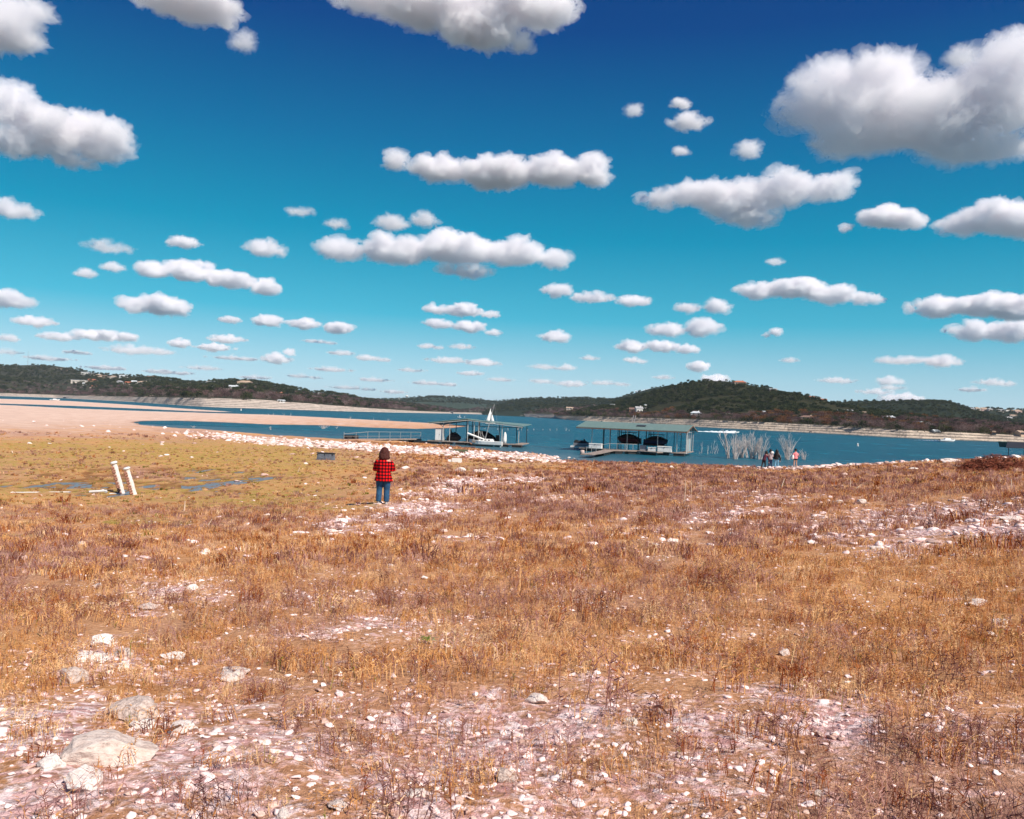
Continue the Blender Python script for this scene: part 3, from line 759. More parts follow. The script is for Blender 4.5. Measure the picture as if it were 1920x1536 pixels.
def roof_mat(name, c):
    m = NT(name); v = m.coord((2.2, 2.2, 2.2))
    w = m.n("TexWave"); w.bands_direction = 'X'; w.inputs["Scale"].default_value = 1.6; w.inputs["Distortion"].default_value = 0
    m.l(v, w.inputs["Vector"])
    n = m.noise(.8, 5, .6, v)
    m.base(m.mix(m.ramp(n, [(.35, .0), (.7, .5)]), c, tuple(x * .72 for x in c))); m.set(.45, .1, .4); m.bump(w.outputs["Fac"], .5, .03)
    return m.m
ROOFG = roof_mat("green metal roofing", (0.18, 0.27, 0.24))
ROOFG2 = roof_mat("pale green metal roofing", (0.20, 0.30, 0.26))
def yawframe(p, th):     # right direction (cos, -sin), depth direction (sin, cos): an Empty turned by -th
    return Vector((p[0], p[1], 0.0)), -th

# ---- left gangway with railing
pa, pb = Vector(on_plane(644, 827.3, 0.25)), Vector(on_plane(790, 826.2, 0.25))
dv = pb - pa; Lg = dv.length; rzg = math.atan2(dv.y, dv.x)
gw = thing("gangway", "long floating gangway with a pipe railing and black floats, left of the left boat dock", "gangway", (pa.x, pa.y, 0), rzg)
MB().box((Lg / 2, .6, .42), (Lg, 1.25, .14)).build("walkway_deck", DECK, gw)
MB().box((-1.3, .6, .22), (2.8, .9, .12), .05).build("landing_plank", TIMBER, gw)
for i in range(6):
    MB().box((0.9 + i * (Lg - 1.6) / 5, .6, .14), (1.35 + .3 * (i % 2), 1.3, .36), 0, .92).build("float", FLOATB, gw)
npst = 8
for i in range(npst):
    x_ = .1 + i * (Lg - .2) / (npst - 1)
    MB().tube([(x_, .05, .4), (x_, .05, 1.36)], .035).build("rail_post", GALV, gw)
MB().tube([(.1, .05, 1.12), (Lg * .3, .05, 1.38), (Lg - .1, .05, 1.36)], .035).build("top_rail", GALV, gw)
MB().tube([(.1, .05, .82), (Lg - .1, .05, .86)], .022).build("mid_rail", GALV, gw)
for i, xx in enumerate((1.0, 2.15)):
    b_ = thing("dock_box", ["black box at the shore end of the long gangway", "lower black box beside the first one on the long gangway"][i], "box", (pa + dv.normalized() * xx + Vector((0, .1, 0))).to_tuple()[:2] + (.49,), rzg)
    MB().box((0, .3, .22), (.85, .6, .36), 0, .96).build("bin", BLACKP, b_)
    MB().box((0, .3, .43), (.9, .64, .06)).build("lid", FLOATB, b_)

def shell_boat(L, W, H, bow=.35, n=11, keel=.0):
    """hull from stern (-L/2) to bow (+L/2) along x, open top closed by a deck"""
    mb = MB(); rings = []
    for i in range(n):
        t = i / (n - 1); x = -L / 2 + L * t
        k = 1 - max(0, (t - (1 - bow)) / bow) ** 2.2
        w = max(.02, W / 2 * k * (.92 + .08 * math.sin(t * 3.1))); sh = H * (1 + .28 * max(0, t - .5) ** 2 * 4)
        rise = H * .75 * max(0, (t - .75) / .25) ** 2
        rings.append([(x, -w, sh), (x, -w * .88, H * .38 + rise * .5), (x, 0, rise - keel), (x, w * .88, H * .38 + rise * .5), (x, w, sh), (x, 0, sh + .05 * H)])
    return mb.loft(rings)
def arch_cover(L, W, H, n=9):
    rings = []
    for i in range(n):
        t = i / (n - 1); x = -L / 2 + L * t
        k = math.sin(math.pi * min(max(t, .04), .96)) ** .55
        rings.append([(x, -W / 2 * (0.5 + .5 * k), 0), (x, -W * .36 * k, H * .62 * k), (x, 0, H * k), (x, W * .36 * k, H * .62 * k), (x, W / 2 * (0.5 + .5 * k), 0)])
    return MB().loft(rings)

def place(root_p, rz, x, y, z):
    c, s = math.cos(rz), math.sin(rz)
    return (root_p[0] + x * c - y * s, root_p[1] + x * s + y * c, root_p[2] + z)
# ---- left boat dock
P = Vector(on_plane(801, 827.2, 0.3)); th = R(9); RZ = -th
P0 = (P.x, P.y, 0.0)
W1, D1 = 12.6, 7.0
ld = thing("boat_dock", "left boat dock with a low gabled green metal roof, white shed and sailboat in front", "boat dock", P0, RZ)
MB().box((W1 / 2, .6, .36), (W1, 1.2, .12)).build("deck", DECK, ld)
for xx in (.6, 4.9, 12.0): MB().box((xx, 1.2 + (D1 - 1.2) / 2, .36), (1.1, D1 - 1.2, .11)).build("finger_deck", DECK, ld)
for i in range(7): MB().box((.7 + i * 1.86, .6, .13), (1.3, 1.05, .34), 0, .94).build("float", FLOATB, ld)
MB().box((-.8, .5, .16), (1.6, .9, .26)).build("float", FLOATB, ld)
eL, eR, apx, ze, za = .0, 12.75, 5.35, 2.72, 3.42
def roof_slab(x0, z0, x1, z1, y0, y1, t=.07):
    return MB().add([(x0, y0, z0), (x1, y0, z1), (x1, y1, z1), (x0, y1, z0), (x0, y0, z0 + t), (x1, y0, z1 + t), (x1, y1, z1 + t), (x0, y1, z0 + t)], [(0, 3, 2, 1), (4, 5, 6, 7), (0, 1, 5, 4), (1, 2, 6, 5), (2, 3, 7, 6), (3, 0, 4, 7)])
# the right slope falls towards us a little: built as a skewed sheet
r1_ = MB().add([(eL, -.3, ze), (apx, -.3, za), (apx, D1 + .4, za - .16), (eL, D1 + .4, ze - .36), (eL, -.3, ze + .07), (apx, -.3, za + .07), (apx, D1 + .4, za - .09), (eL, D1 + .4, ze - .29)], [(0, 3, 2, 1), (4, 5, 6, 7), (0, 1, 5, 4), (1, 2, 6, 5), (2, 3, 7, 6), (3, 0, 4, 7)])
r1_.build("roof", ROOFG2, ld)
r2_ = MB().add([(apx, -.3, za - .08), (eR, -.3, ze + .02), (eR, D1 + .4, ze + .20), (apx, D1 + .4, za - .24), (apx, -.3, za - .01), (eR, -.3, ze + .09), (eR, D1 + .4, ze + .27), (apx, D1 + .4, za - .17)], [(0, 3, 2, 1), (4, 5, 6, 7), (0, 1, 5, 4), (1, 2, 6, 5), (2, 3, 7, 6), (3, 0, 4, 7)])
r2_.build("roof", ROOFG, ld)
MB().tube([(eL + .2, -.22, ze - .1), (apx, -.22, za - .16)], .06, 4).build("fascia", STEEL_L, ld)
MB().tube([(apx, -.22, za - .16), (eR - .1, -.22, ze - .08)], .06, 4).build("fascia", STEEL_L, ld)
def roofz(x): return (ze + (za - ze) * (x - eL) / (apx - eL) if x < apx else za - (za - ze) * (x - apx) / (eR - apx)) - .1
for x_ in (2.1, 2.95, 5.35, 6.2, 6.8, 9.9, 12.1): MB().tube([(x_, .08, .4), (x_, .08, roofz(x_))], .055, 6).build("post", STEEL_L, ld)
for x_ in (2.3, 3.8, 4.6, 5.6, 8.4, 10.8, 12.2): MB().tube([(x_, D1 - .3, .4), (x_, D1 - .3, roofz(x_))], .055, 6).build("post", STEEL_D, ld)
for x_ in (4.0, 7.4): MB().tube([(x_, .3, roofz(x_) - .05), (x_, D1, roofz(x_) - .05)], .05, 4).build("roof_beam", STEEL_D, ld)
MB().tube([(1.2, 3.4, 2.45), (12.2, 3.4, 2.5)], .06, 4).build("roof_beam", STEEL_D, ld)
MB().tube([(2.1, .1, 2.2), (1.3, .1, roofz(1.3))], .035, 4).build("brace", STEEL_D, ld)
# shed
q = place(P0, RZ, 1.5, .25, .42)
shd = thing("storage_shed", "white storage locker standing on the left end of the left boat dock", "locker", q, RZ)
MB().box((0, .45, .78), (1.05, .8, 1.5)).build("body", PAINT_W, shd)
MB().box((0, .45, 1.56), (1.15, .9, .07)).build("lid", PAINT_W, shd)
for sx in (-.26, .26): MB().box((sx, .03, .78), (.5, .03, 1.4)).build("door", PAINT_W, shd)
MB().box((.04, .0, .8), (.03, .03, .16)).build("handle", STEEL_D, shd)
# covered pontoon boat inside
q = place(P0, RZ, 6.6, 3.3, .0)
cb = thing("covered_boat", "large boat under a black domed cover inside the left boat dock", "boat", q, RZ)
for sy in (-.8, .8): MB().tube([(-1.9, sy, .35), (1.6, sy, .35), (2.0, sy, .5)], .28, 8).build("pontoon", GALV, cb)
MB().box((0, 0, .72), (3.9, 2.1, .14)).build("hull", BLACKP, cb)
arch_cover(3.7, 2.1, 1.15).build("cover", TARP, cb, True, loc=(0, 0, .78))
MB().box((2.2, 0, 1.0), (.5, .9, .8), 0, .8).build("outboard_motor", BLACKP, cb)
q = place(P0, RZ, 3.2, 1.7, .42)
js = thing("covered_jetski", "black covered jet ski parked right of the white locker", "jet ski", q, RZ)
shell_boat(1.9, .8, .5).build("hull", BLACKP, js)
arch_cover(1.7, .75, .75).build("cover", TARP, js, True, loc=(0, 0, .42))
MB().tube([(-.35, 0, .9), (-.5, 0, 1.5)], .1, 6).build("handlebar_cover", TARP, js)
# sailboat moored in front
q = place(P0, RZ, 8.0, -1.0, .05)
sb = thing("sailboat", "small white sailboat moored along the left dock, mast leaning to the right and boom lowered", "sailboat", q, RZ)
shell_boat(4.3, 1.7, .62, .45).build("hull", GEL_W, sb, rot=(0, 0, math.pi))
MB().box((.1, 0, .78), (1.9, .95, .28), 0, .82).build("cabin", GEL_W, sb)
for sx in (-.45, .05, .5): MB().box((sx, -.46, .78), (.28, .04, .1)).build("window", M_GLASS, sb)
MB().tube([(-.15, 0, .6), (.95, 0, 5.45)], [.06, .035], 8).build("mast", GALV, sb)
MB().tube([(.2, -.35, .72), (-2.35, -.5, 1.55)], [.1, .13], 8).build("boom", SAIL, sb)
MB().tube([(.95, 0, 5.4), (-1.7, 0, .7)], .008, 3).build("stay", GALV, sb)
MB().tube([(.95, 0, 5.4), (1.9, 0, .7)], .008, 3).build("stay", GALV, sb)
for k, (a_, b_) in enumerate(((-.9, .45), (-.9, -.2), (-.6, .1))): MB().tube([(a_, .2, 1.9), (b_ - .3, -.2, .8)], .018, 3).build("stay", GALV, sb)
for sx in (1.15, 2.0): MB().box((sx, -.35, .12), (.20, .22, .7), 0, .8).build("fender", PAINT_W, sb)
MB().box((-1.45, -.75, .55), (.42, .08, .3)).build("step", TIMBER, sb)
q = place(P0, RZ, 10.25, .3, .42)
fs = thing("furled_sail", "furled white sail bundle standing upright near the right post of the left dock", "furled sail", q, RZ)
MB().tube([(0, 0, 0), (0, 0, .5), (.03, 0, 1.1), (.02, 0, 1.55)], [.22, .25, .19, .07], 9).build("sail_bundle", SAIL, fs, True)
MB().tube([(0, 0, 1.4), (.03, 0, 2.0)], .03, 5).build("pole", STEEL_L, fs)
q = place(P0, RZ, 5.9, -.12, .12)
bf = thing("buoy_float", "small orange tan mooring float hanging at the edge of the left dock", "float", q, RZ)
MB().tube([(0, 0, 0), (0, 0, .14), (0, 0, .3)], [.1, .2, .08], 8).build("ball", simple("faded orange float", (0.62, 0.28, 0.17)), bf, True)

# ---- right boat dock
P = Vector(on_plane(1283, 851.3, 0.3)); th = R(20); RZ = -th
P1 = (P.x, P.y, 0.0)
W2, D2 = 13.2, 8.0
rd = thing("boat_dock", "right boat dock with a long green metal roof, open sides and white dock boxes", "boat dock", P1, RZ)
MB().box((-W2 / 2, .55, .36), (W2, 1.1, .12)).build("deck", DECK, rd)
for xx in (-.5, -5.9, -12.6): MB().box((xx, 1.1 + (D2 - 1.1) / 2, .35), (1.0, D2 - 1.1, .11)).build("finger_deck", DECK, rd)
for i in range(7): MB().box((-.7 - i * 1.93, .55, .13), (1.35, 1.0, .34), 0, .94).build("float", FLOATB, rd)
e2, a2 = 2.98, 3.72
for y0, z0, y1, z1 in ((-.7, e2, D2 / 2, a2), (D2 / 2, a2, D2 + .7, e2)):
    MB().add([(-W2 - .3, y0, z0), (.35, y0, z0), (.35, y1, z1), (-W2 - .3, y1, z1), (-W2 - .3, y0, z0 + .07), (.35, y0, z0 + .07), (.35, y1, z1 + .07), (-W2 - .3, y1, z1 + .07)], [(0, 3, 2, 1), (4, 5, 6, 7), (0, 1, 5, 4), (1, 2, 6, 5), (2, 3, 7, 6), (3, 0, 4, 7)]).build("roof", ROOFG, rd)
MB().tube([(-W2 - .3, -.66, e2 - .07), (.35, -.66, e2 - .07)], .07, 4).build("fascia", RUST, rd)
MB().tube([(.33, -.7, e2 - .06), (.33, D2 / 2, a2 - .06)], .06, 4).build("fascia", RUST, rd)
MB().tube([(.33, D2 / 2, a2 - .06), (.33, D2 + .7, e2 - .06)], .06, 4).build("fascia", RUST, rd)
MB().tube([(.1, .1, e2 - .12), (.1, D2 - .1, e2 - .12)], .05, 4).build("roof_beam", STEEL_D, rd)
MB().tube([(-W2, D2 * .45, e2 - .1), (0, D2 * .45, e2 - .1)], .05, 4).build("roof_beam", STEEL_D, rd)
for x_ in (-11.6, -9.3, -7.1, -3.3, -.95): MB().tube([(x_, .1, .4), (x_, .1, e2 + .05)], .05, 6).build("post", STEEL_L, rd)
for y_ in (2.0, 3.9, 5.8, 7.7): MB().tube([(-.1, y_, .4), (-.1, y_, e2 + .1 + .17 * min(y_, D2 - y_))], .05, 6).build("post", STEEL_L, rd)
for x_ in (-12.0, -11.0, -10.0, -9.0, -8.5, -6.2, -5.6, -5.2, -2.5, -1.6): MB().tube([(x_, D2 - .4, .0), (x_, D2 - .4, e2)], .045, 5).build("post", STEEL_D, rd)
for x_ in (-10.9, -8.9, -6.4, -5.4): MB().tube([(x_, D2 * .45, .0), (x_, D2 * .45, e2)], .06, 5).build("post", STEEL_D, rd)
MB().add([(-6.3, 1.2, 3.42), (-5.1, 1.2, 3.42), (-5.1, 2.1, 3.57), (-6.3, 2.1, 3.57), (-6.3, 1.2, 3.36), (-5.1, 1.2, 3.36)], [(0, 1, 2, 3), (0, 4, 5, 1)]).build("roof_vent", STEEL_D, rd)
lr = MB().box((-.9, 2.2, 2.62), (.28, .2, .2)).build("lamp", PAINT_W, rd)
gate = link("gate", None, rd, (-.15, 3.4, .42))
for yy in (0, 1.15, 2.3): MB().tube([(0, yy, 0), (0, yy, 1.75 - .28 * (yy < .1))], .035, 4).build("gate_post", STEEL_L, gate)
MB().box((0, 1.15, .82), (.03, 2.2, 1.55)).build("gate_panel", simple("pale mesh panel", (0.34, 0.46, 0.50), (0.26, 0.38, 0.43), 8, .4), gate)
def dock_box(x, y, w, h, d, lab, root=P1, rz=RZ, m=PAINT_W):
    t = thing("dock_box", lab, "dock box", place(root, rz, x, y, .42), rz, "white dock boxes")
    MB().box((0, 0, h * .42), (w, d, h * .84), 0, .98).build("bin", m, t)
    MB().box((0, 0, h * .92), (w + .06, d + .06, h * .16), 0, .96).build("lid", m, t)
    MB().box((0, -d / 2 - .035, h * .8), (.14, .03, .07)).build("latch", STEEL_D, t)
    return t
dock_box(-11.0, -.15, 1.6, .62, .7, "white dock box at the left end of the right dock behind the walkway rail")
dock_box(-3.95, .15, .95, .48, .6, "smallest white dock box, in the middle of the right dock")
dock_box(-2.4, .15, 1.65, .70, .75, "largest white dock box near the right end of the right dock")
t = thing("cabinet", "grey cabinet standing left of the smallest white dock box", "cabinet", place(P1, RZ, -5.15, .55, .42), RZ)
MB().box((0, 0, .34), (.8, .5, .68)).build("body", GREYC, t); MB().box((0, -.27, .34), (.7, .03, .56)).build("door", GREYC, t)
t = thing("white_pole", "thin white pole at the far right corner of the right boat dock", "pole", place(P1, RZ, .25, .2, .3), RZ)
MB().tube([(0, 0, 0), (0, 0, 2.55), (.05, 0, 2.62), (.5, 0, 2.62)], .035, 6).build("shaft", PAINT_W, t)
# covered boats on lifts
for lab, x_, m_, hh in (("maroon hulled boat under a black cover, raised on the left lift of the right dock", -7.7, MAROON, 1.25), ("dark boat with a canopy frame raised on the right lift of the right dock", -4.1, NAVY, 1.15)):
    t = thing("lifted_boat", lab, "boat", place(P1, RZ, x_, 3.6, 0), RZ)
    MB().box((0, 0, hh - .12), (2.4, 1.7, .1)).build("lift_cradle", STEEL_D, t)
    for sx in (-1.15, 1.15): MB().tube([(sx, 1.0, 0), (sx, 1.0, 2.9)], .05, 5).build("lift_post", STEEL_D, t)
    shell_boat(2.9, 1.9, .62).build("hull", m_, t, rot=(0, 0, math.pi if m_ is MAROON else 0), loc=(0, 0, hh - .1))
    arch_cover(2.7, 1.8, .62).build("cover", TARP, t, True, loc=(0, 0, hh + .48))
    fr_ = MB()
    for sx in (-.8, .8): fr_.tube([(sx, -.75, hh + .5), (sx, -.7, hh + 1.25), (sx, .7, hh + 1.25), (sx, .75, hh + .5)], .025, 4)
    fr_.build("canopy_frame", STEEL_D, t)
    MB().box((0, 0, hh + 1.28), (1.9, 1.45, .07)).build("canopy", TARP, t)
    MB().box((-1.45 if m_ is NAVY else 1.5, 0, hh + .25), (.4, .4, .75), 0, .8).build("outboard_motor", BLACKP, t)
# jet ski on white float
pj = on_plane(1091, 840.5, 0.0)
t = thing("jetski", "black jet ski resting on a white float at the left end of the right dock", "jet ski", (pj[0], pj[1], .32), RZ)
shell_boat(2.3, .9, .36).build("hull", GREYC, t)
arch_cover(2.1, .8, .42).build("seat", BLACKP, t, True, loc=(-.05, 0, .34))
MB().tube([(.45, 0, .55), (.25, 0, .92)], [.16, .08], 6).build("handlebar_column", BLACKP, t)
MB().tube([(.25, -.33, .95), (.25, .33, .95)], .04, 5).build("handlebar", BLACKP, t)
MB().box((-.8, 0, .62), (.7, .4, .32), 0, .6).build("seat_back", BLACKP, t)
t = thing("jetski_float", "white float platform under the jet ski", "float", (pj[0] - .15, pj[1], 0), RZ)
MB().box((0, 0, .2), (2.7, 1.2, .24), 0, .97).build("platform", PAINT_W, t)
# walkway
wk = thing("walkway", "bent plank walkway with a low railing leading to the right boat dock", "walkway", tuple(on_plane(1100, 853.5, 0.0)))
o0 = Vector(wk.location)
pts = [Vector(on_plane(a, b, 0.3)) - o0 for a, b in ((1100, 853.8), (1118, 851.0), (1142, 846.0), (1168, 846.3), (1195, 847.0), (1236, 850.0))]
for i in range(5):
    a_, b_ = pts[i], pts[i + 1]; d_ = (b_ - a_); c_ = (a_ + b_) / 2; an = math.atan2(d_.y, d_.x)
    MB().box((c_.x, c_.y, .38 + .003 * (i % 2)), (d_.length + .25, 1.25, .1), an).build("deck_board_section", DECK, wk)
    if i: MB().box((c_.x, c_.y, .16), (d_.length * .5, 1.0, .3), an).build("float", FLOATB, wk)
for i in range(6):
    p_ = pts[0].lerp(pts[2], i / 5) if i < 3 else pts[2].lerp(pts[4], (i - 2) / 3.5)
    MB().tube([(p_.x, p_.y + .5, .4), (p_.x, p_.y + .5, 1.2)], .03, 5).build("rail_post", GALV, wk)
MB().tube([tuple(pts[0] + Vector((0, .5, .75))), tuple(pts[2] + Vector((0, .5, .9))), tuple(pts[4] + Vector((0, .5, .88)))], .025, 5).build("hand_rail", GALV, wk)
MB().tube([(-.5, .1, .05), (-.5, .1, .55)], [.3, .22], 7).build("end_float", simple("dirty pink float", (0.55, 0.42, 0.38)), wk, True)

# ---- distant sailing boats, motor boats, buoys, wakes
def sail_boat(px, py, Y, hpx, label, tilt=.05, two=True, hullm=GEL_W, rz=.2):
    p = on_plane(px, py, 0.0) if Y is None else at_depth(px, py, Y)
    D = p[1]; s = hpx * D / FPX
    t = thing("sailing_boat", label, "sailboat", (p[0], p[1], 0), rz)
    t.rotation_euler = (0, tilt, rz)
    shell_boat(s * .62, s * .2, s * .09).build("hull", hullm, t)
    MB().tube([(0, 0, s * .05), (0, 0, s)], s * .008, 5).build("mast", GALV, t)
    def sail(x0, x1, top):
        mb = MB(); n = 6; V = []
        for i in range(n + 1):
            f = i / n
            V += [(x0 * (1 - f), -.02 * s * math.sin(f * 3.1), s * (.14 + (top - .14) * f)), (x1 * (1 - f) ** .9, -.05 * s * math.sin(f * 3.1), s * (.14 + (top - .14) * f))]
        F = [(2 * i, 2 * i + 1, 2 * i + 3, 2 * i + 2) for i in range(n)]
        mb.add(V, F); o = mb.build("sail", SAIL, t, True); m_ = o.modifiers.new("thick", 'SOLIDIFY'); m_.thickness = .01 * s
    if two:
        sail(-.01 * s, -.28 * s, .97); sail(.03 * s, .26 * s, .8)
    else: sail(.0, .12 * s, .5)
    return t
sail_boat(919.5, 786.2, 330, 31, "white twin sails of a boat passing behind the left dock roof", .0)
sail_boat(861, 783.2, None, 12, "tiny sailboat with furled sails far out left of the left dock", .15, False, rz=.1)
t = sail_boat(871, 782.6, None, 5, "tiny white boat hull just right of the far sailboat", .0, False)
def motor_boat(px, py, L, label, rz=0.0, cab=.4, hull=GEL_W, canopy=False):
    p = on_plane(px, py, 0.0)
    t = thing("motor_boat", label, "motor boat", (p[0], p[1], -.1), rz)
    shell_boat(L, L * .3, L * .13, .4).build("hull", hull, t)
    if canopy:
        MB().box((-.05 * L, 0, L * .38), (L * .5, L * .27, L * .03)).build("canopy", hull, t)
        for sx in (-.28, .18):
            for sy in (-.11, .11): MB().tube([(sx * L, sy * L, L * .12), (sx * L, sy * L, L * .37)], .04, 4).build("canopy_post", STEEL_L, t)
    else:
        MB().box((0, 0, L * .17), (L * .42, L * .22, L * .1), 0, .75).build("cabin", hull, t)
        MB().box((L * .17, 0, L * .18), (L * .06, L * .2, L * .08), 0, .8).build("windscreen", M_GLASS, t)
    MB().box((-L * .5, 0, L * .1), (L * .06, L * .07, L * .15), 0, .8).build("outboard_motor", BLACKP, t)
    return t
def wake(px0, py0, px1, py1, w0, w1, label, h=.35):
    a_, b_ = Vector(on_plane(px0, py0, 0.0)), Vector(on_plane(px1, py1, 0.0))
    d_ = b_ - a_; L = d_.length; n = 40; V, F = [], []
    for i in range(n + 1):
        f = i / n; c_ = a_ + d_ * f; w = (w0 + (w1 - w0) * f) * (.6 + .8 * float(vnoise(f * 14, 0.0, s=9)))
        hh = h * f * (.4 + float(vnoise(f * 20, 3.0, s=8)))
        V += [(c_.x, c_.y - w, .01), (c_.x, c_.y - w * .4, .02 + hh), (c_.x, c_.y + w * .4, .02 + hh * .8), (c_.x, c_.y + w, .01)]
    for i in range(n):
        for k in range(3): F.append((4 * i + k, 4 * i + 4 + k, 4 * i + 5 + k, 4 * i + 1 + k))
    o = MB().add(V, F).build("boat_wake", FOAM, None, True, label=label, category="wake"); return o
motor_boat(1776, 828.4, 7.0, "white motor boat speeding close to the right far shore", .1)
wake(1714, 825.2, 1762, 828.6, .4, 1.6, "white foam trail behind the motor boat near the right far shore", .5)
motor_boat(1376, 812.0, 4.6, "small speedboat at the head of the long white wake", .05)
wake(1294, 808.6, 1374, 812.2, .5, 3.6, "long white wake stretching behind the dead shrubs from the right dock roof", .9)
motor_boat(103, 751.2, 8.0, "white boat drawn up at the narrow channel on the far left", .2)
motor_boat(36, 743.4, 8.0, "white canopied boat against the far left shore", .1, canopy=True)
motor_boat(459, 764.6, 7.0, "canopied boat moored below the left hill", .1, canopy=True, hull=PAINT_W)
def buoy(px, py, hpx, label):
    p = on_plane(px, py, 0.0); s = hpx * p[1] / FPX
    t = thing("buoy", label, "buoy", (p[0], p[1], 0))
    MB().tube([(0, 0, -.1), (0, 0, s * .2), (0, 0, s * .75), (0, 0, s)], [s * .28, s * .34, s * .2, s * .1], 9).build("float_body", PAINT_W, t, True)
    MB().tube([(0, 0, s * .42), (0, 0, s * .52)], s * .31, 9).build("band", simple("orange band", (0.6, 0.16, 0.05)), t)
buoy(1608, 837, 6, "white no-wake buoy alone in the open water at right")
buoy(452, 770.3, 4, "small white buoy in the channel below the left hill")
# far right dock roof behind the brush heap
pr = at_depth(1886, 838, 150)
t = thing("boat_dock", "dark gabled dock roof at the right edge, half hidden by the brush heap", "boat dock", (pr[0], pr[1], 0), -.1)
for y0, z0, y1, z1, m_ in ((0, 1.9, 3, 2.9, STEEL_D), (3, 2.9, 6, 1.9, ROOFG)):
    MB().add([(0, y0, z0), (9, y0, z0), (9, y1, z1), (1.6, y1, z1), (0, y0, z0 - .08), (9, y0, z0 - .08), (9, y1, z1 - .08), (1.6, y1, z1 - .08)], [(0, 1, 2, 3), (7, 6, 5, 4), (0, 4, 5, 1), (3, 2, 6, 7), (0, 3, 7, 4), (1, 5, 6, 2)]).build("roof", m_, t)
for x_ in (.6, 3.2, 5.8, 8.4): MB().tube([(x_, .3, 0), (x_, .3, 1.85)], .07, 5).build("post", STEEL_D, t)
MB().box((4.5, 3, .3), (9, 5.6, .2)).build("deck", DECK, t)
# floating docks along the far shores
FD = [(1104, 788.6, 5, "dark little dock under the bank left of the right dock roof"), (1128, 791.2, 4, "low dark dock close to the dark shore bush"), (1520, 811.8, 5, "small grey dock with a dark box below the right bank"), (1572, 813.8, 6, "tall dark dock hut below the right bank"), (1582, 811.2, 4, "dark box hut a little up the right bank"),
      (122, 747.2, 8, "dark boat dock at the far left shore, right of the white boat"), (98, 744.6, 9, "blue roofed dock at the far left shore"), (576, 768.6, 7, "dark dock below the left hill's end"), (545, 766.8, 6, "small dock left of the dark one below the left hill"), (512, 765.3, 5, "small dark dock left of the sloping track on the left bank"), (622, 770.4, 6, "small dock where the left bank gets low"), (978, 781.2, 6, "dark dock on the low middle shore"), (1010, 783.6, 5, "dark dock right of the first one on the low middle shore"), (846, 775.6, 9, "dark docks at the far end of the left shore")]
blue_r = simple("blue dock roof", (0.05, 0.14, 0.30))
for i, (px_, py_, w_, lab) in enumerate(FD):
    p = on_plane(px_, py_, 0.0); w = w_ * p[1] / FPX
    t = thing("floating_dock", lab, "dock", (p[0], p[1], 0), .1 * (i % 3 - 1))
    MB().box((0, 0, .2), (w, w * .6, .4)).build("deck", DECK, t)
    MB().box((0, .1, w * .14 + .4), (w * .8, w * .5, w * .28)).build("hut", STEEL_D, t)
    MB().box((0, .1, w * .31 + .4), (w * .98, w * .66, w * .05), 0, .8).build("roof", blue_r if i == 6 else (GREYC if i % 2 else STEEL_D), t)

# ---- floats and things on the near shore
g_ = ground_at(611, 862); 
def local_k(p): return math.sqrt(p.x ** 2 + p.y ** 2 + (CAM_Z - p.z) ** 2) / FPX
k_ = local_k(g_)
t = thing("dock_float", "grey plastic dock float with three dark holes lying on the meadow left of the person", "float", (g_.x, g_.y, g_.z - .02), -.06)
MB().box((0, 0, 6.3 * k_), (32 * k_, 10 * k_, 12 * k_), 0, .93).build("shell", GREYP, t)
MB().box((0, 0, 12.6 * k_), (33 * k_, 11 * k_, 1.4 * k_)).build("rim", BLACKP, t)
for sx in (-15, -1.5, 13): MB().tube([(sx * k_, -5.3 * k_, 9.5 * k_), (sx * k_, -4.6 * k_, 9.5 * k_)], 1.2 * k_, 8).build("hole", BLACKP, t)
for sx in (-8.5, 6): MB().box((sx * k_, -5.12 * k_, 5.5 * k_), (12 * k_, .5 * k_, 5 * k_)).build("side_panel", GREYP, t)
g_ = ground_at(861, 848.5); k_ = local_k(g_)
t = thing("green_plank", "mossy green float block with a stick on its left end, lying on the rubble bank", "float block", (g_.x, g_.y, g_.z), -.05)
MB().box((3 * k_, 0, 3 * k_), (26 * k_, 7 * k_, 6 * k_), 0, .97).build("block", OLIVE, t)
MB().box((-12 * k_, 0, 3.6 * k_), (10 * k_, 6 * k_, 5 * k_), .2, .8).build("end_piece", TIMBER, t)
g_ = ground_at(854, 867); k_ = local_k(g_)
t = thing("white_block", "white foam block with a chipped left end at the edge of the rubble bank", "block", (g_.x, g_.y, g_.z - .05), -.03)
MB().box((2.5 * k_, 0, 4.5 * k_), (19 * k_, 9 * k_, 9 * k_), 0, .95).build("block", PAINT_W, t)
MB().box((-11 * k_, 0, 4 * k_), (8 * k_, 7 * k_, 4 * k_), .1, .7).build("broken_corner", PAINT_W, t)
g_ = ground_at(782, 857); k_ = local_k(g_)

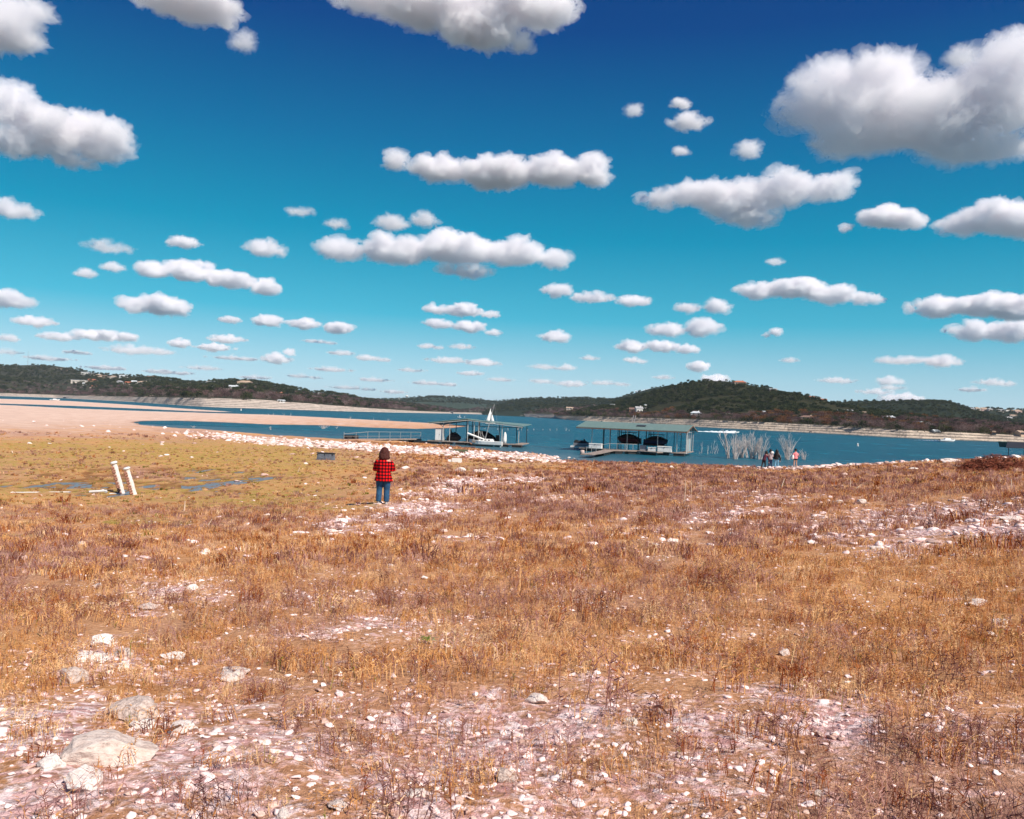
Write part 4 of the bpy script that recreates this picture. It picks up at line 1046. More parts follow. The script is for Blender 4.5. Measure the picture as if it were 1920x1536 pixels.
# ---- two mussel-covered posts and the fallen pipes
M_MUS = simple("mussel crust", (0.46, 0.24, 0.17), (0.16, 0.06, 0.04), 30, .9, bump=.6)
M_POST = simple("chalky white post", (0.84, 0.80, 0.76), (0.66, 0.56, 0.50), 9, .85, bump=.4)
for lab, (x0, y0), (x1, y1), n_ in (("taller left one of two white crusted posts leaning left in the wet meadow", (230, 926.5), (213.5, 868), 11), ("shorter right one of two white crusted posts leaning left in the wet meadow", (252, 928), (237.5, 878.5), 9)):
    b_ = ground_at(x0, y0); tp = Vector(at_depth(x1, y1, b_.y - .2)) 
    t = thing("mooring_post", lab, "post", tuple(b_), group="pair of white crusted posts")
    tv = tp - b_; k_ = local_k(b_)
    rr = 4.2 * k_
    V = [tuple(tv * f) for f in np.linspace(-.03, 1, 24)]
    rs_ = [rr * (1.0 + .22 * float(vnoise(f * 17, 0., s=n_)) - .1) for f in np.linspace(0, 1, 24)]
    MB().tube(V, rs_, 12).build("shaft", M_POST, t, True)
    MB().tube([tuple(tv * .975), tuple(tv * 1.01), tuple(tv * 1.045)], [rr * 1.35, rr * 1.4, rr * 1.0], 12).build("cap", PAINT_W, t, True)
    for j in range(n_):
        f = .06 + .86 * j / n_ + float(RNG.uniform(-.02, .02)); p_ = tv * f + Vector((-rr * .75, -rr * .75, 0))
        MB().tube([tuple(p_ - Vector((rr * .5, 0, .012))), tuple(p_ + Vector((0, -rr * .2, 0))), tuple(p_ + Vector((rr * .9, -rr * .15, .01)))], [rr * .35, rr * .85, rr * .3], 7).build("crust_knob", M_MUS, t)
for lab, a_, b_, r_ in (("short white pipe lying on the ground left of the crusted posts", (168, 924.5), (199, 926), 2.2), ("long thin pale pipe lying along the puddle at the left edge", (20, 924.5), (132, 924.5), .8), ("thin pink pipe end between the short pipe and the posts", (205, 926.5), (226, 927), .9)):
    A, B = ground_at(*a_), ground_at(*b_); k_ = local_k(A)
    t = thing("pipe", lab, "pipe", (A.x, A.y, A.z + r_ * k_))
    MB().tube([(0, 0, 0), tuple(B - A + Vector((0, 0, r_ * k_)))], r_ * k_, 9).build("tube", PAINT_W, t)
    MB().tube([tuple((B - A) * .97), tuple((B - A) * 1.0 + Vector((0, 0, r_ * k_)))], r_ * k_ * .99 + .01, 9).build("coupling", GREYC, t)

# ---- dry sticks and tall stalks standing in the field
STK = [((345, 958), (347, 940), 1.6, "bleached upright stick stump in the left meadow"), ((384, 993), (398, 973), 1.6, "leaning bleached stick in the left meadow"), ((358, 1120), (384, 1092), 1.5, "long leaning straw stick beside the round white rock"), ((384, 1092), (388, 1122), .8, "second leg of the leaning straw stick pair"),
 ((1283, 943), (1285, 896), .9, "tallest dry stalk in a row right of the centre"), ((1296, 928), (1296, 901), .7, "dry stalk right of the tallest one"), ((1314, 925), (1314, 898), .7, "third dry stalk of the row right of the centre"), ((1462, 920), (1471, 897), 1.3, "leaning bare stick beneath the group of people"), ((1500, 915), (1500, 905), .6, "short dry stalk right of the leaning stick"),
 ((1594, 918), (1594, 897), .8, "forked bare stick in the right field"), ((1596, 922), (1617, 907), .8, "bare stick leaning right beside the forked one"), ((1896, 915), (1896, 899), 1.3, "pale stub at the right edge of the field"), ((1740, 972), (1738, 950), .7, "thin stalk in the right gravel"), ((1378, 1386), (1379, 1350), 1.3, "pale upright stalk in the lower right weeds"),
 ((985, 1388), (976, 1352), 1.1, "curved dry stalk at the bottom centre"), ((1003, 1270), (1010, 1240), .8, "thin stalk by the egg-shaped rock"), ((876, 930), (880, 910), .8, "thin straw stalk right of the person"), ((1224, 928), (1222, 905), .6, "thin dry stalk left of the stalk row"), ((1008, 1120), (1004, 1098), .9, "thin straw stalk in the middle of the field"), ((558, 886), (562, 876), .8, "short twig in the wet meadow"), ((24, 851), (22, 845), 1.2, "short white stick in the far left meadow")]
for (x0, y0), (x1, y1), w_, lab in STK:
    A = ground_at(x0, y0); B = Vector(at_depth(x1, y1, A.y)); k_ = local_k(A)
    d_ = B - A
    mb = MB().tube([(0, 0, -.03), tuple(d_ * .5 + Vector((.02 * d_.length, 0, 0))), tuple(d_)], [w_ * k_ * .9, w_ * k_ * .75, w_ * k_ * .4], 6)
    if "forked" in lab: mb.tube([tuple(d_ * .4), tuple(d_ * .8 + Vector((d_.length * .2, 0, 0)))], [w_ * k_ * .5, w_ * k_ * .3], 5)
    mb.build("dry_stick", STRAWST, None, loc=tuple(A), label=lab, category="stick", group="dry sticks standing in the field")
# twig lying + green sprout
for (x0, y0, x1, y1, lab) in ((1225, 1332, 1252, 1345, "dark twig lying on the pale gravel at the lower centre"), (290, 1385, 375, 1372, "dry brown vine lying behind the huge boulder")):
    A, B = ground_at(x0, y0), ground_at(x1, y1)
    MB().tube([(0, 0, .02), tuple((B - A) * .5 + Vector((0, .02, .04))), tuple(B - A + Vector((0, 0, .02)))], [.008, .007, .004], 6).build("dry_twig", simple("dark twig", (.12, .06, .04)), None, loc=tuple(A), label=lab, category="twig")
g_ = ground_at(800, 1207)
lf = MB()
for i in range(16):
    a_ = i * 2.4; L = .05 + .03 * (i % 3); lf.add([(0, 0, 0), (math.cos(a_) * L * .5 - math.sin(a_) * .012, math.sin(a_) * L * .5 + math.cos(a_) * .012, .03), (math.cos(a_) * L, math.sin(a_) * L, .025), (math.cos(a_) * L * .5 + math.sin(a_) * .012, math.sin(a_) * L * .5 - math.cos(a_) * .012, .03)], [(0, 1, 2, 3)])
lf.build("green_sprout", simple("fresh green leaf", (.12, .22, .03), (.07, .14, .02)), None, loc=(g_.x, g_.y, g_.z + .02), label="tiny fresh green weed in the dry grass left of the centre", category="weed")

# ---- dead shrubs standing in the water
def shrub(px, py, fan, H, n, label, seed, w=1.0, sub=True):
    """fan: (left, right) reach of the tips in pixels; H height in pixels"""
    rr = np.random.default_rng(seed)
    p = on_plane(px, py, 0.0); k = np.hypot(p[0], p[1]) / FPX; n = int(n * 1.4)
    mb = MB()
    for i in range(n):
        f = rr.uniform(0, 1)
        tx = (fan[0] + (fan[1] - fan[0]) * f) * k; hz = H * k * rr.uniform(.55, 1.05) * (1 - .15 * abs(2 * f - 1))
        bx = tx * rr.uniform(.02, .26); by = rr.uniform(-.5, .5); ty = rr.uniform(-1, 1)
        P_ = [Vector((bx, by, -.4))]
        for s in range(1, 6):
            q_ = s / 5
            P_.append(Vector((bx + (tx - bx) * q_ ** 1.2 + rr.normal(0, .05), by + (ty - by) * q_ + rr.normal(0, .05), hz * q_)))
        r0 = .024 * w * rr.uniform(.7, 1.6)
        mb.tube(P_, [r0, r0 * .85, r0 * .7, r0 * .55, r0 * .4, r0 * .22], 5)
        if sub:
            for b in range(4):
                j = rr.integers(2, 5); q0 = P_[j]; L = hz * rr.uniform(.12, .32)
                dx = rr.uniform(-.7, .7)
                mb.tube([q0, q0 + Vector((dx * L * .5, rr.uniform(-.2, .2) * L, L * .55)), q0 + Vector((dx * L * .8, rr.uniform(-.2, .2) * L, L))], [r0 * .45, r0 * .32, r0 * .15], 4)
    return mb.build("dead_shrub", DEADW, None, loc=(p[0], p[1], 0), label=label, category="dead shrub", group="bleached dead shrubs standing in the lake")
shrub(1367, 859, (-27, -2), 50, 9, "dead shrub with two thick trunks leaning left, at the left of the flooded thicket", 1, 1.6)
shrub(1377, 861, (-12, 26), 52, 20, "dense dead shrub in the middle of the flooded thicket", 2, 1.1)
shrub(1390, 858, (-16, 16), 44, 16, "crooked dead shrub with an arched branch in the flooded thicket", 3, 1.1)
shrub(1411, 860, (-16, 17), 50, 19, "fan shaped dead shrub in the flooded thicket right of the middle", 4, 1.3)
shrub(1423, 861, (-8, 21), 50, 18, "slanting dead shrub at the right end of the flooded thicket", 5, 1.1)
shrub(1402, 858, (-16, -4), 50, 4, "tall bare stems leaning left between the thicket shrubs", 6, 1.3)
shrub(1476, 862, (-18, 19), 48, 20, "separate dead shrub fanning out right of the three people", 7, 1.1)
shrub(1508, 862, (-8, 9), 20, 10, "low dead shrub beyond the pink shirt", 8, .9)
shrub(1468, 862, (-14, -8), 22, 2, "single dead stem leaning left behind the three people", 9, 1.2)
for i, (x_, h_) in enumerate(((1316, 26), (1326, 20), (1334, 30), (1341, 19), (1345, 27), (1311, 10))):
    shrub(x_, 850.5 + (i % 2), (-3, 3), h_, 2, "thin dead stems left of the flooded thicket, number of stems two, height rank %s" % ("tallest", "short", "tall", "lowest", "middling", "tiny")[i] if False else ("left slim dead stem before the thicket", "short dead stem before the thicket", "tallest slim dead stem before the thicket", "lowest dead stem before the thicket", "slim dead stem next to the thicket's leaning trunks", "tiny dead stub left of all the slim stems")[i], 20 + i, .9)
for i in range(26):
    x_ = [912, 930, 942, 955, 968, 976, 990, 1004, 1016, 1032, 1046, 1058, 1066, 618, 634, 655, 700, 730, 480, 492, 505, 516, 530, 545, 770, 360][i]
    y_ = [804, 805, 804, 806, 805, 806, 806, 806, 806, 807, 807, 807, 807, 799, 803, 785, 789, 790, 778, 778, 778, 779, 780, 781, 790, 801][i]
    shrub(x_ + (i * 5) % 7 - 3, y_ + 1, (-2.5, 2.5), 3 + (i * 7) % 6, 3, "tiny bleached dead stub in the open water", 40 + i, 1.3, False)
shrub(606, 804, (-9, 9), 9, 14, "low bleached bush lying in the inlet water", 80, 1.0)
shrub(508, 806, (-3, 3), 9, 4, "small dead twig cluster in the inlet", 81, .9)

# ---- radio mast, water tower, pylons
p = at_depth(52, 686, 2300); s = 28 * 2300 / FPX
t = thing("radio_mast", "thin radio mast on the crest of the left hill", "radio mast", tuple(p - [0, 0, 4]))
MB().tube([(0, 0, 0), (0, 0, s + 4)], [.5, .25], 4).build("lattice_tower", GALV, t)
for k in (.3, .6): MB().tube([(0, 0, s * k * 1.5), (6, 0, 0)], .06, 3).build("guy_wire", GALV, t)
p = at_depth(762.5, 749, 3500); s = 3500 / FPX
t = thing("water_tower", "white water tower on the far horizon left of the far green hill", "water tower", tuple(p))
MB().tube([(0, 0, 0), (0, 0, 5 * s)], [1.3 * s * .7, .7 * s], 10).build("stem", PAINT_W, t)
MB().tube([(0, 0, 4.2 * s), (0, 0, 5.3 * s), (0, 0, 6.8 * s), (0, 0, 7.6 * s)], [.8 * s, 2.9 * s, 2.9 * s, .9 * s], 14).build("tank", PAINT_W, t, True)
p = at_depth(748, 749.5, 3500)
t = thing("storage_tank", "low white storage tank left of the far water tower", "tank", tuple(p))
MB().tube([(0, 0, 0), (0, 0, 2.2 * s), (0, 0, 3 * s)], [3 * s, 3 * s, .6 * s], 14).build("tank", PAINT_W, t)
# ------------------------------------------------------------------ people
def fuse(parts, voxel, name, mat, parent, noise=0.0, nsc=9.0, smooth_it=3, **kw):
    """closed lofts grown together into one continuous surface"""
    me = parts.me(name)
    o = bpy.data.objects.new(name, me); COL.objects.link(o)
    md = o.modifiers.new("r", 'REMESH'); md.mode = 'VOXEL'; md.voxel_size = voxel
    sm = o.modifiers.new("s", 'SMOOTH'); sm.iterations = smooth_it; sm.factor = .5
    dg = bpy.context.evaluated_depsgraph_get()
    m2 = bpy.data.meshes.new_from_object(o.evaluated_get(dg)); o.modifiers.clear()
    o.data = m2; bpy.data.meshes.remove(me)
    if noise:
        n = len(m2.vertices); co = np.empty(n * 3, np.float32); m2.vertices.foreach_get("co", co); co = co.reshape(-1, 3)
        no = np.empty(n * 3, np.float32); m2.vertices.foreach_get("normal", no); no = no.reshape(-1, 3)
        co = co + no * ((fbm(co[:, 0] * nsc + 5, co[:, 1] * nsc, co[:, 2] * nsc * .7, o=3, s=77) - .5) * noise)[:, None]
        m2.vertices.foreach_set("co", co.astype(np.float32).ravel())
    m2.polygons.foreach_set("use_smooth", np.ones(len(m2.polygons), bool)); m2.update()
    m2.materials.append(mat); o.parent = parent
    for k, v in kw.items(): o[k] = v
    return o
def ring(c, rx, ry, n=14, sx=0.0):
    return [(c[0] + rx * math.cos(2 * math.pi * i / n), c[1] + ry * math.sin(2 * math.pi * i / n), c[2] + sx * math.cos(2 * math.pi * i / n)) for i in range(n)]
def plaid_mat():
    m = NT("red and black plaid flannel"); c = m.n("TexCoord"); sp = m.n("SeparateXYZ"); m.l(c.outputs["Object"], sp.inputs[0])
    def stripe(s, off):
        a = m.math('SINE', m.math('ADD', m.math('MULTIPLY', s, 2 * math.pi / .094), off))
        return m.ramp(m.math('ADD', m.math('MULTIPLY', a, .5), .5), [(0.42, 0), (0.58, 1)])
    xy = m.math('ADD', sp.outputs[0], m.math('MULTIPLY', sp.outputs[1], .35))
    a, b = stripe(xy, .3), stripe(sp.outputs[2], 0)
    col = m.mix(a, m.mix(b, (0.80, 0.012, 0.012), (0.16, 0.006, 0.010)), m.mix(b, (0.20, 0.006, 0.010), (0.012, 0.006, 0.010)))
    n = m.noise(60, 3, .6, c.outputs["Object"]); m.base(col); m.set(.95, 0, .05); m.bump(n, .3, .01)
    return m.m
SKIN = simple("skin", (0.52, 0.30, 0.22), (0.46, 0.25, 0.18), 8, .6)
JEANS = simple("blue jeans", (0.030, 0.105, 0.21), (0.014, 0.055, 0.125), 9, .9, bump=.3)
LJEANS = simple("light blue jeans", (0.20, 0.42, 0.60), (0.13, 0.30, 0.46), 9, .9)
BLK = simple("black cloth", (0.014, 0.013, 0.016), (0.022, 0.02, 0.022), 9, .95)
WINE = simple("dark wine cloth", (0.10, 0.018, 0.04), (0.05, 0.012, 0.025), 9, .95)
GREYSW = simple("grey and wine striped jumper", (0.42, 0.36, 0.36), (0.26, 0.18, 0.20), 14, .95)
PINK = simple("pink shirt", (0.80, 0.26, 0.28), (0.68, 0.20, 0.22), 9, .9)
HAIRB = simple("brown wavy hair", (0.11, 0.026, 0.018), (0.025, 0.007, 0.006), 45, .6, bump=.7)
HAIRK = simple("black hair", (0.010, 0.008, 0.009), (0.02, 0.015, 0.015), 45, .5)
SHOE = simple("grey shoe", (0.42, 0.40, 0.40), (0.3, 0.28, 0.28), 12, .8)
SHOEK = simple("dark shoe", (0.05, 0.04, 0.04), (0.03, 0.03, 0.03), 12, .8)
WHITEC = simple("white cloth", (0.82, 0.80, 0.78), (0.68, 0.66, 0.65), 9, .95)
EYE = simple("eye", (0.02, 0.015, 0.012), rough=.2)
def V3(*a): return Vector(a)
def person(label, px, py, hpx, face, H=1.65, heavy=1.0, top=WINE, legs=JEANS, hair=HAIRK, hairlen=.3, shoes=SHOEK, hands=None, stance=(.10, .10), step=(0, 0), lean=0.0, look=0.0, plaid=False, shorts=None, hem=.0, vox=.02, group=None, sleeve=1.0):
    g_ = ground_at(px, py)
    s = hpx * local_k(g_) / H
    rt = thing("person", label, "person", (g_.x, g_.y, g_.z - .01), face, group, (s, s, s))
    W = heavy
    hipz, shz, nkz, hdz = .50 * H, .81 * H, .86 * H, .925 * H
    lx = lambda z: lean * max(0, (z - hipz)) / (shz - hipz)          # lean towards +y (the way the person faces)
    hd = V3(0, lx(hdz) + .02, hdz); hr = .068 * H
    feet = [V3(-stance[0], step[0], .05), V3(stance[1], step[1], .05)]
    hip = [V3(-.085 * W, 0, hipz - .02), V3(.085 * W, 0, hipz - .02)]
    sh = [V3(-.155 * W, lx(shz), shz - .045), V3(.155 * W, lx(shz), shz - .045)]
    hands = hands or [V3(-.13, .26, .62 * H), V3(.13, .26, .62 * H)]
    hands = [V3(*h) + V3(0, lx(shz), 0) for h in hands]
    elb = []
    for i in range(2):
        mid = (sh[i] + hands[i]) / 2; out = V3((-1, 1)[i] * .10 * W, -.07, -.10)
        elb.append(mid + out)
    knee = [hip[i].lerp(feet[i], .5) + V3(0, .03, 0) for i in range(2)]
    # body
    b = MB()
    b.loft([ring((0, lx(z), z), rx * W, ry * W) for z, rx, ry in ((hipz - .06, .13, .10), (hipz + .03, .155, .115), (.60 * H, .13, .10), (.70 * H, .145, .11), (.78 * H, .165, .10), (shz + .01, .12, .075))])
    b.tube([(0, lx(shz), shz - .03), (0, lx(nkz), nkz), (0, hd.y - .01, hdz - .04)], [.065, .052, .055], 10)
    b.loft([ring((hd.x, hd.y, hdz + z * hr * 1.35), max(.01, hr * r_), max(.01, hr * r_ * 1.12)) for z, r_ in ((-1, .35), (-.8, .62), (-.4, .85), (0, 1), (.5, .93), (.85, .6), (1, .15))])
    c_, s_ = math.cos(look), math.sin(look)
    def hp(x, y, z): return (hd.x + x * c_ - y * s_, hd.y + x * s_ + y * c_, hdz + z)
    b.tube([hp(0, hr * 1.0, .025), hp(0, hr * 1.32, -.018), hp(0, hr * 1.05, -.03)], [.012, .019, .014], 6)
    b.tube([hp(-.02, hr * 1.0, -.052), hp(.02, hr * 1.0, -.052)], .010, 6)
    for sx in (-1, 1): b.tube([hp(sx * hr * .95, -.005, -.02), hp(sx * hr * 1.1, -.01, .0), hp(sx * hr * .95, -.005, .025)], [.012, .018, .012], 6)
    for i in range(2):
        b.tube([tuple(hip[i] + V3(0, 0, .06)), tuple(hip[i]), tuple(knee[i]), tuple(knee[i].lerp(feet[i], .35)), tuple(feet[i] + V3(0, 0, .03))], [.085 * W, .085 * W, .058 * W, .056 * W, .038], 10)
        b.tube([tuple(feet[i]), tuple(feet[i] + V3(0, .10, -.015)), tuple(feet[i] + V3(0, .16, -.025))], [.042, .038, .025], 8)
        b.tube([tuple(sh[i]), tuple(elb[i]), tuple(hands[i])], [.052 * W, .040, .027], 9)
        fd = (hands[i] - elb[i]).normalized(); sd = fd.cross(V3(0, 0, 1)).normalized()
        pm = hands[i] + fd * .05
        b.tube([tuple(hands[i]), tuple(pm), tuple(hands[i] + fd * .09)], [.026, .036, .034], 8)
    body = fuse(b, vox * .7, "body", SKIN, rt)
    for i in range(2):                     # fingers and thumb, slightly curled
        fd = (hands[i] - elb[i]).normalized(); sd = fd.cross(V3(0, 0, 1)).normalized(); dn = fd.cross(sd).normalized()
        if dn.z > 0: dn = -dn
        hb = MB()
        for k_, (o_, L_) in enumerate(((-.026, .062), (-.009, .072), (.009, .068), (.025, .052))):
            q = hands[i] + fd * .088 + sd * o_
            hb.tube([tuple(q - fd * .02), tuple(q + fd * L_ * .5 + dn * .008), tuple(q + fd * L_ * .8 + dn * .03)], [.0095, .009, .007], 6)
        q = hands[i] + fd * .03 + sd * (.034 if i == 0 else -.034)
        hb.tube([tuple(q), tuple(q + fd * .035 + sd * (.018 if i == 0 else -.018) + dn * .01), tuple(q + fd * .06 + dn * .02)], [.012, .011, .008], 6)
        hb.build("fingers", SKIN, rt, True)
    for sx in (-1, 1):
        MB().tube([hp(sx * .026, hr * 1.02, .018), hp(sx * .026, hr * 1.10, .018)], [.011, .006], 7).build("eye", EYE, rt)
    # trousers
    if shorts is None:
        t = MB()
        t.loft([ring((0, 0, z), rx * W, ry * W) for z, rx, ry in ((hipz - .10, .155, .125), (hipz, .172, .135), (hipz + .09, .15, .118))])
        for i in range(2):
            an = feet[i] + V3(0, 0, .035)
            t.tube([tuple(hip[i] + V3(0, 0, .03)), tuple(hip[i].lerp(knee[i], .45)), tuple(knee[i]), tuple(knee[i].lerp(feet[i], .5)), tuple(an)], [.098 * W, .092 * W, .073 * W, .070 * W, .066 * W], 12)
        fuse(t, vox, "trousers", legs, rt, .022, 11)
    else:
        t = MB(); t.loft([ring((0, 0, z), rx * W, ry * W) for z, rx, ry in ((hipz - .10, .15, .12), (hipz, .168, .13), (hipz + .09, .15, .115))])
        for i in range(2): t.tube([tuple(hip[i] + V3(0, 0, .03)), tuple(hip[i].lerp(knee[i], .42))], [.098 * W, .098 * W], 12)
        fuse(t, vox, "shorts", shorts, rt, .015)
    # top
    t = MB()
    zs = ((hipz - .05 - hem, .20 + hem * .28, .155), (hipz + .02, .195, .155), (.58 * H, .165, .135), (.68 * H, .178, .138), (.75 * H, .19, .13), (.785 * H, .155, .10), (shz, .11, .085), (shz + .05, .062, .055))
    t.loft([ring((0, lx(z), z), rx * W, ry * W) for z, rx, ry in zs])
    for i in range(2):
        e_ = elb[i].lerp(hands[i], .88) if sleeve > .6 else elb[i]
        t.tube([tuple(sh[i] + V3((.03, -.03)[i], 0, -.02)), tuple(sh[i].lerp(elb[i], .5)), tuple(elb[i]), tuple(e_)] if sleeve > .6 else [tuple(sh[i] + V3((.03, -.03)[i], 0, -.02)), tuple(sh[i].lerp(elb[i], .6))], [.082 * W, .076 * W, .070 * W, .052] if sleeve > .6 else [.08 * W, .07 * W], 11)
    fuse(t, vox, "shirt", top, rt, .035 if plaid else .02, 9)
    # hair
    t = MB()
    t.loft([ring((hd.x, hd.y - .018, hdz + z * hr * 1.4), max(.01, hr * r_), max(.01, hr * r_ * 1.05)) for z, r_ in ((-.35, 1.0), (0, 1.2), (.5, 1.12), (.85, .75), (1.06, .2))])
    if hairlen > .05:
        for j in range(9):
            a_ = math.pi * (1.0 + j / 8.0); rx = hr * 1.02
            x_, y_ = hd.x + math.cos(a_) * rx, hd.y - .01 + math.sin(a_) * rx * .95
            L_ = hairlen * (1 - .12 * abs(j - 4) / 4)
            wv = .012 * math.sin(j * 2.1)
            t.tube([(x_, y_, hdz + .03), (x_ * 1.08 + wv, y_ - .01 - .3 * (0 if lean <= 0 else 0), hdz - L_ * .4), (x_ * 1.18 - wv, y_ - .02, hdz - L_ * .75), (x_ * 1.1 + wv * 2, y_ - .012, hdz - L_)], [.036, .042, .040, .022], 7)
    fuse(t, vox * .8, "hair", hair, rt, .03, 26)
    for i in range(2):
        m = MB(); f_ = feet[i]
        m.loft([ring((f_.x, f_.y + y_, f_.z + z_), rx, ry, 10) for (z_, rx, ry, y_) in ((-.05, .048, .125, .055), (-.02, .052, .13, .055), (.01, .045, .10, .04), (.055, .040, .05, -.01))])
        m.build("shoe", shoes, rt, True)
    return rt, s
per, ps = person("person in a red and black plaid shirt and blue jeans, seen from behind", 717, 945, 103, 0.0, heavy=1.22, top=plaid_mat(), hair=HAIRB, hairlen=.21, shoes=SHOE, hands=[(-.10, .22, .60 * 1.65), (.10, .22, .60 * 1.65)], stance=(.12, .11), plaid=True, hem=.09, vox=.014, look=.1)
grp = "group of people at the water's edge"
a1, s1 = person("person bending forward in a dark wine jacket and black leggings, leftmost at the shore", 1432, 878.5, 31, -.75, top=WINE, legs=BLK, lean=.34, hairlen=.30, hands=[(-.2, .30, .62), (.18, .34, .60)], stance=(.13, .12), step=(-.28, .05), vox=.03, group=grp)
a2_, s2 = person("person in a grey jumper and navy jeans with a white bundle on the shoulder", 1444, 878, 33.5, .1, top=GREYSW, legs=simple("navy jeans", (0.012, 0.02, 0.07)), hairlen=.10, vox=.03, group=grp)
a3, s3 = person("person with long black hair and light blue jeans, right of the grey jumper", 1455.5, 878, 33, -.3, top=BLK, legs=LJEANS, hairlen=.46, hands=[(-.2, .2, .8), (.30, .06, .70)], stance=(.12, .14), step=(0, .16), vox=.03, group=grp)
a4, s4 = person("person in a pink shirt, black shorts and bare legs, standing alone right of the three", 1491, 876.5, 33, .15, top=PINK, shorts=BLK, hairlen=.0, hands=[(-.30, .12, .86), (.27, .05, .9)], stance=(.13, .13), vox=.03, group=grp, sleeve=.3, shoes=SHOE)
def held(label, cat, name, p_, s, root, mb, mat):
    m = root.matrix_basis @ Vector(p_)
    o = thing(name, label, cat, tuple(m), root.rotation_euler[2], None, (s, s, s))
    mb.build("cloth_bundle" if name != "phone" else "case", mat, o, True); return o
held("white cloth bundle on the shoulder of the person in the grey jumper", "bundle", "white_bundle", (.08, -.12, 1.36), s2, a2_, MB().tube([(-.12, 0, -.02), (-.05, 0, .02), (.06, 0, .03), (.13, 0, -.02)], [.05, .12, .12, .06], 9), WHITEC)
held("white cloth hanging from the left hand of the person in pink", "bag", "white_bag", (-.24, -.02, .92), s4, a4, MB().tube([(0, 0, .22), (-.02, 0, .05), (-.05, 0, -.16), (-.04, 0, -.2)], [.04, .10, .13, .05], 9), WHITEC)
# ------------------------------------------------------------------ houses on the hills
WALLS = {"white": simple("white house wall", (0.80, 0.78, 0.74), (0.70, 0.68, 0.65), .3), "tan": simple("tan stone wall", (0.62, 0.46, 0.34), (0.50, 0.36, 0.26), .3), "pink": simple("pinkish plaster wall", (0.64, 0.44, 0.38), (0.54, 0.36, 0.31), .3), "pale": simple("pale plaster wall", (0.72, 0.64, 0.56), (0.62, 0.54, 0.48), .3), "ochre": simple("ochre wall", (0.58, 0.30, 0.14), (0.48, 0.24, 0.11), .3)}
ROOFS = {"grey": simple("grey roof", (0.38, 0.38, 0.39), (0.28, 0.28, 0.29), .5), "terra": simple("terracotta roof", (0.50, 0.17, 0.09), (0.40, 0.13, 0.07), .5), "brown": simple("brown roof", (0.22, 0.14, 0.11), (0.16, 0.10, 0.08), .5), "metal": simple("pale metal roof", (0.62, 0.66, 0.68), (0.52, 0.56, 0.58), .5, .35), "tanr": simple("tan tile roof", (0.52, 0.38, 0.28), (0.42, 0.30, 0.22), .5)}
def on_hill(lab, px, py):
    x, V, nb, rows = HILLS[lab]
    S = V[nb - 2:nb - 1 + rows].reshape(-1, 3)
    hx, hy = to_px(S[:, 0], S[:, 1], S[:, 2])
    i = int(np.argmin((hx - px) ** 2 + ((hy - py) * 1.6) ** 2))
    return Vector(S[i])
def house(px, py, wpx, hpx, wall, roof, hill_, label, style='gable', group="houses on the lakeside hills", storeys=None):
    p = on_hill(hill_, px, py); k = math.hypot(p.x, p.y) / FPX
    q = at_depth(px, py, p.y); 
    w = wpx * k; h = max(hpx * k, 3.0); d = max(min(w * .7, 12), 5)
    z = float(q[2])
    t = thing("house", label, "house", (float(q[0]), p.y - d * .2, z - .2), float((px * 7 % 13) / 13 - .5) * .5, group)
    wh = h * (.62 if style != 'flat' else .9)
    mb = MB().box((0, 0, wh / 2 - 2), (w * .92, d, wh + 4))
    mb.build("wall", WALLS[wall], t)
    o = .5
    if style == 'flat': MB().box((0, 0, wh + .2), (w * .96, d * 1.06, .5)).build("roof", ROOFS[roof], t)
    elif style == 'hip': MB().add([(-w / 2 - o, -d / 2 - o, wh), (w / 2 + o, -d / 2 - o, wh), (w / 2 + o, d / 2 + o, wh), (-w / 2 - o, d / 2 + o, wh), (-w * .22, 0, h), (w * .22, 0, h)], [(0, 3, 2, 1), (0, 1, 5, 4), (1, 2, 5), (2, 3, 4, 5), (3, 0, 4)]).build("roof", ROOFS[roof], t)
    else: MB().add([(-w / 2 - o, -d / 2 - o, wh), (w / 2 + o, -d / 2 - o, wh), (w / 2 + o, d / 2 + o, wh), (-w / 2 - o, d / 2 + o, wh), (-w / 2 - o, 0, h), (w / 2 + o, 0, h)], [(0, 3, 2, 1), (0, 1, 5, 4), (1, 2, 5), (2, 3, 4, 5), (3, 0, 4)]).build("roof", ROOFS[roof], t)
    n = max(2, int(w / 3.2)); rowsn = max(1, int(wh / 3))
    wm_ = MB().box((0, 0, 0), (1.3, .1, 1.4)).me("window", M_GLASS)
    for r_ in range(rowsn):
        for i in range(n):
            link("window", wm_, t, (-w * .42 + w * .84 * (i + .5) / n, -d / 2 - .06, 1.6 + r_ * 3.0))
    if wpx > 12:
        MB().box((w * .25, d * .1, h * .95), (.9, .9, h * .35)).build("chimney", WALLS[wall], t)
    return t
LH, RH, DHL, FE, LM = "left hill with houses along its crest", "main wooded hill with a house on its top", "flat topped dark hill at right", "far end of the right ridge with pale houses on its crest", "low wooded shore between the hills"
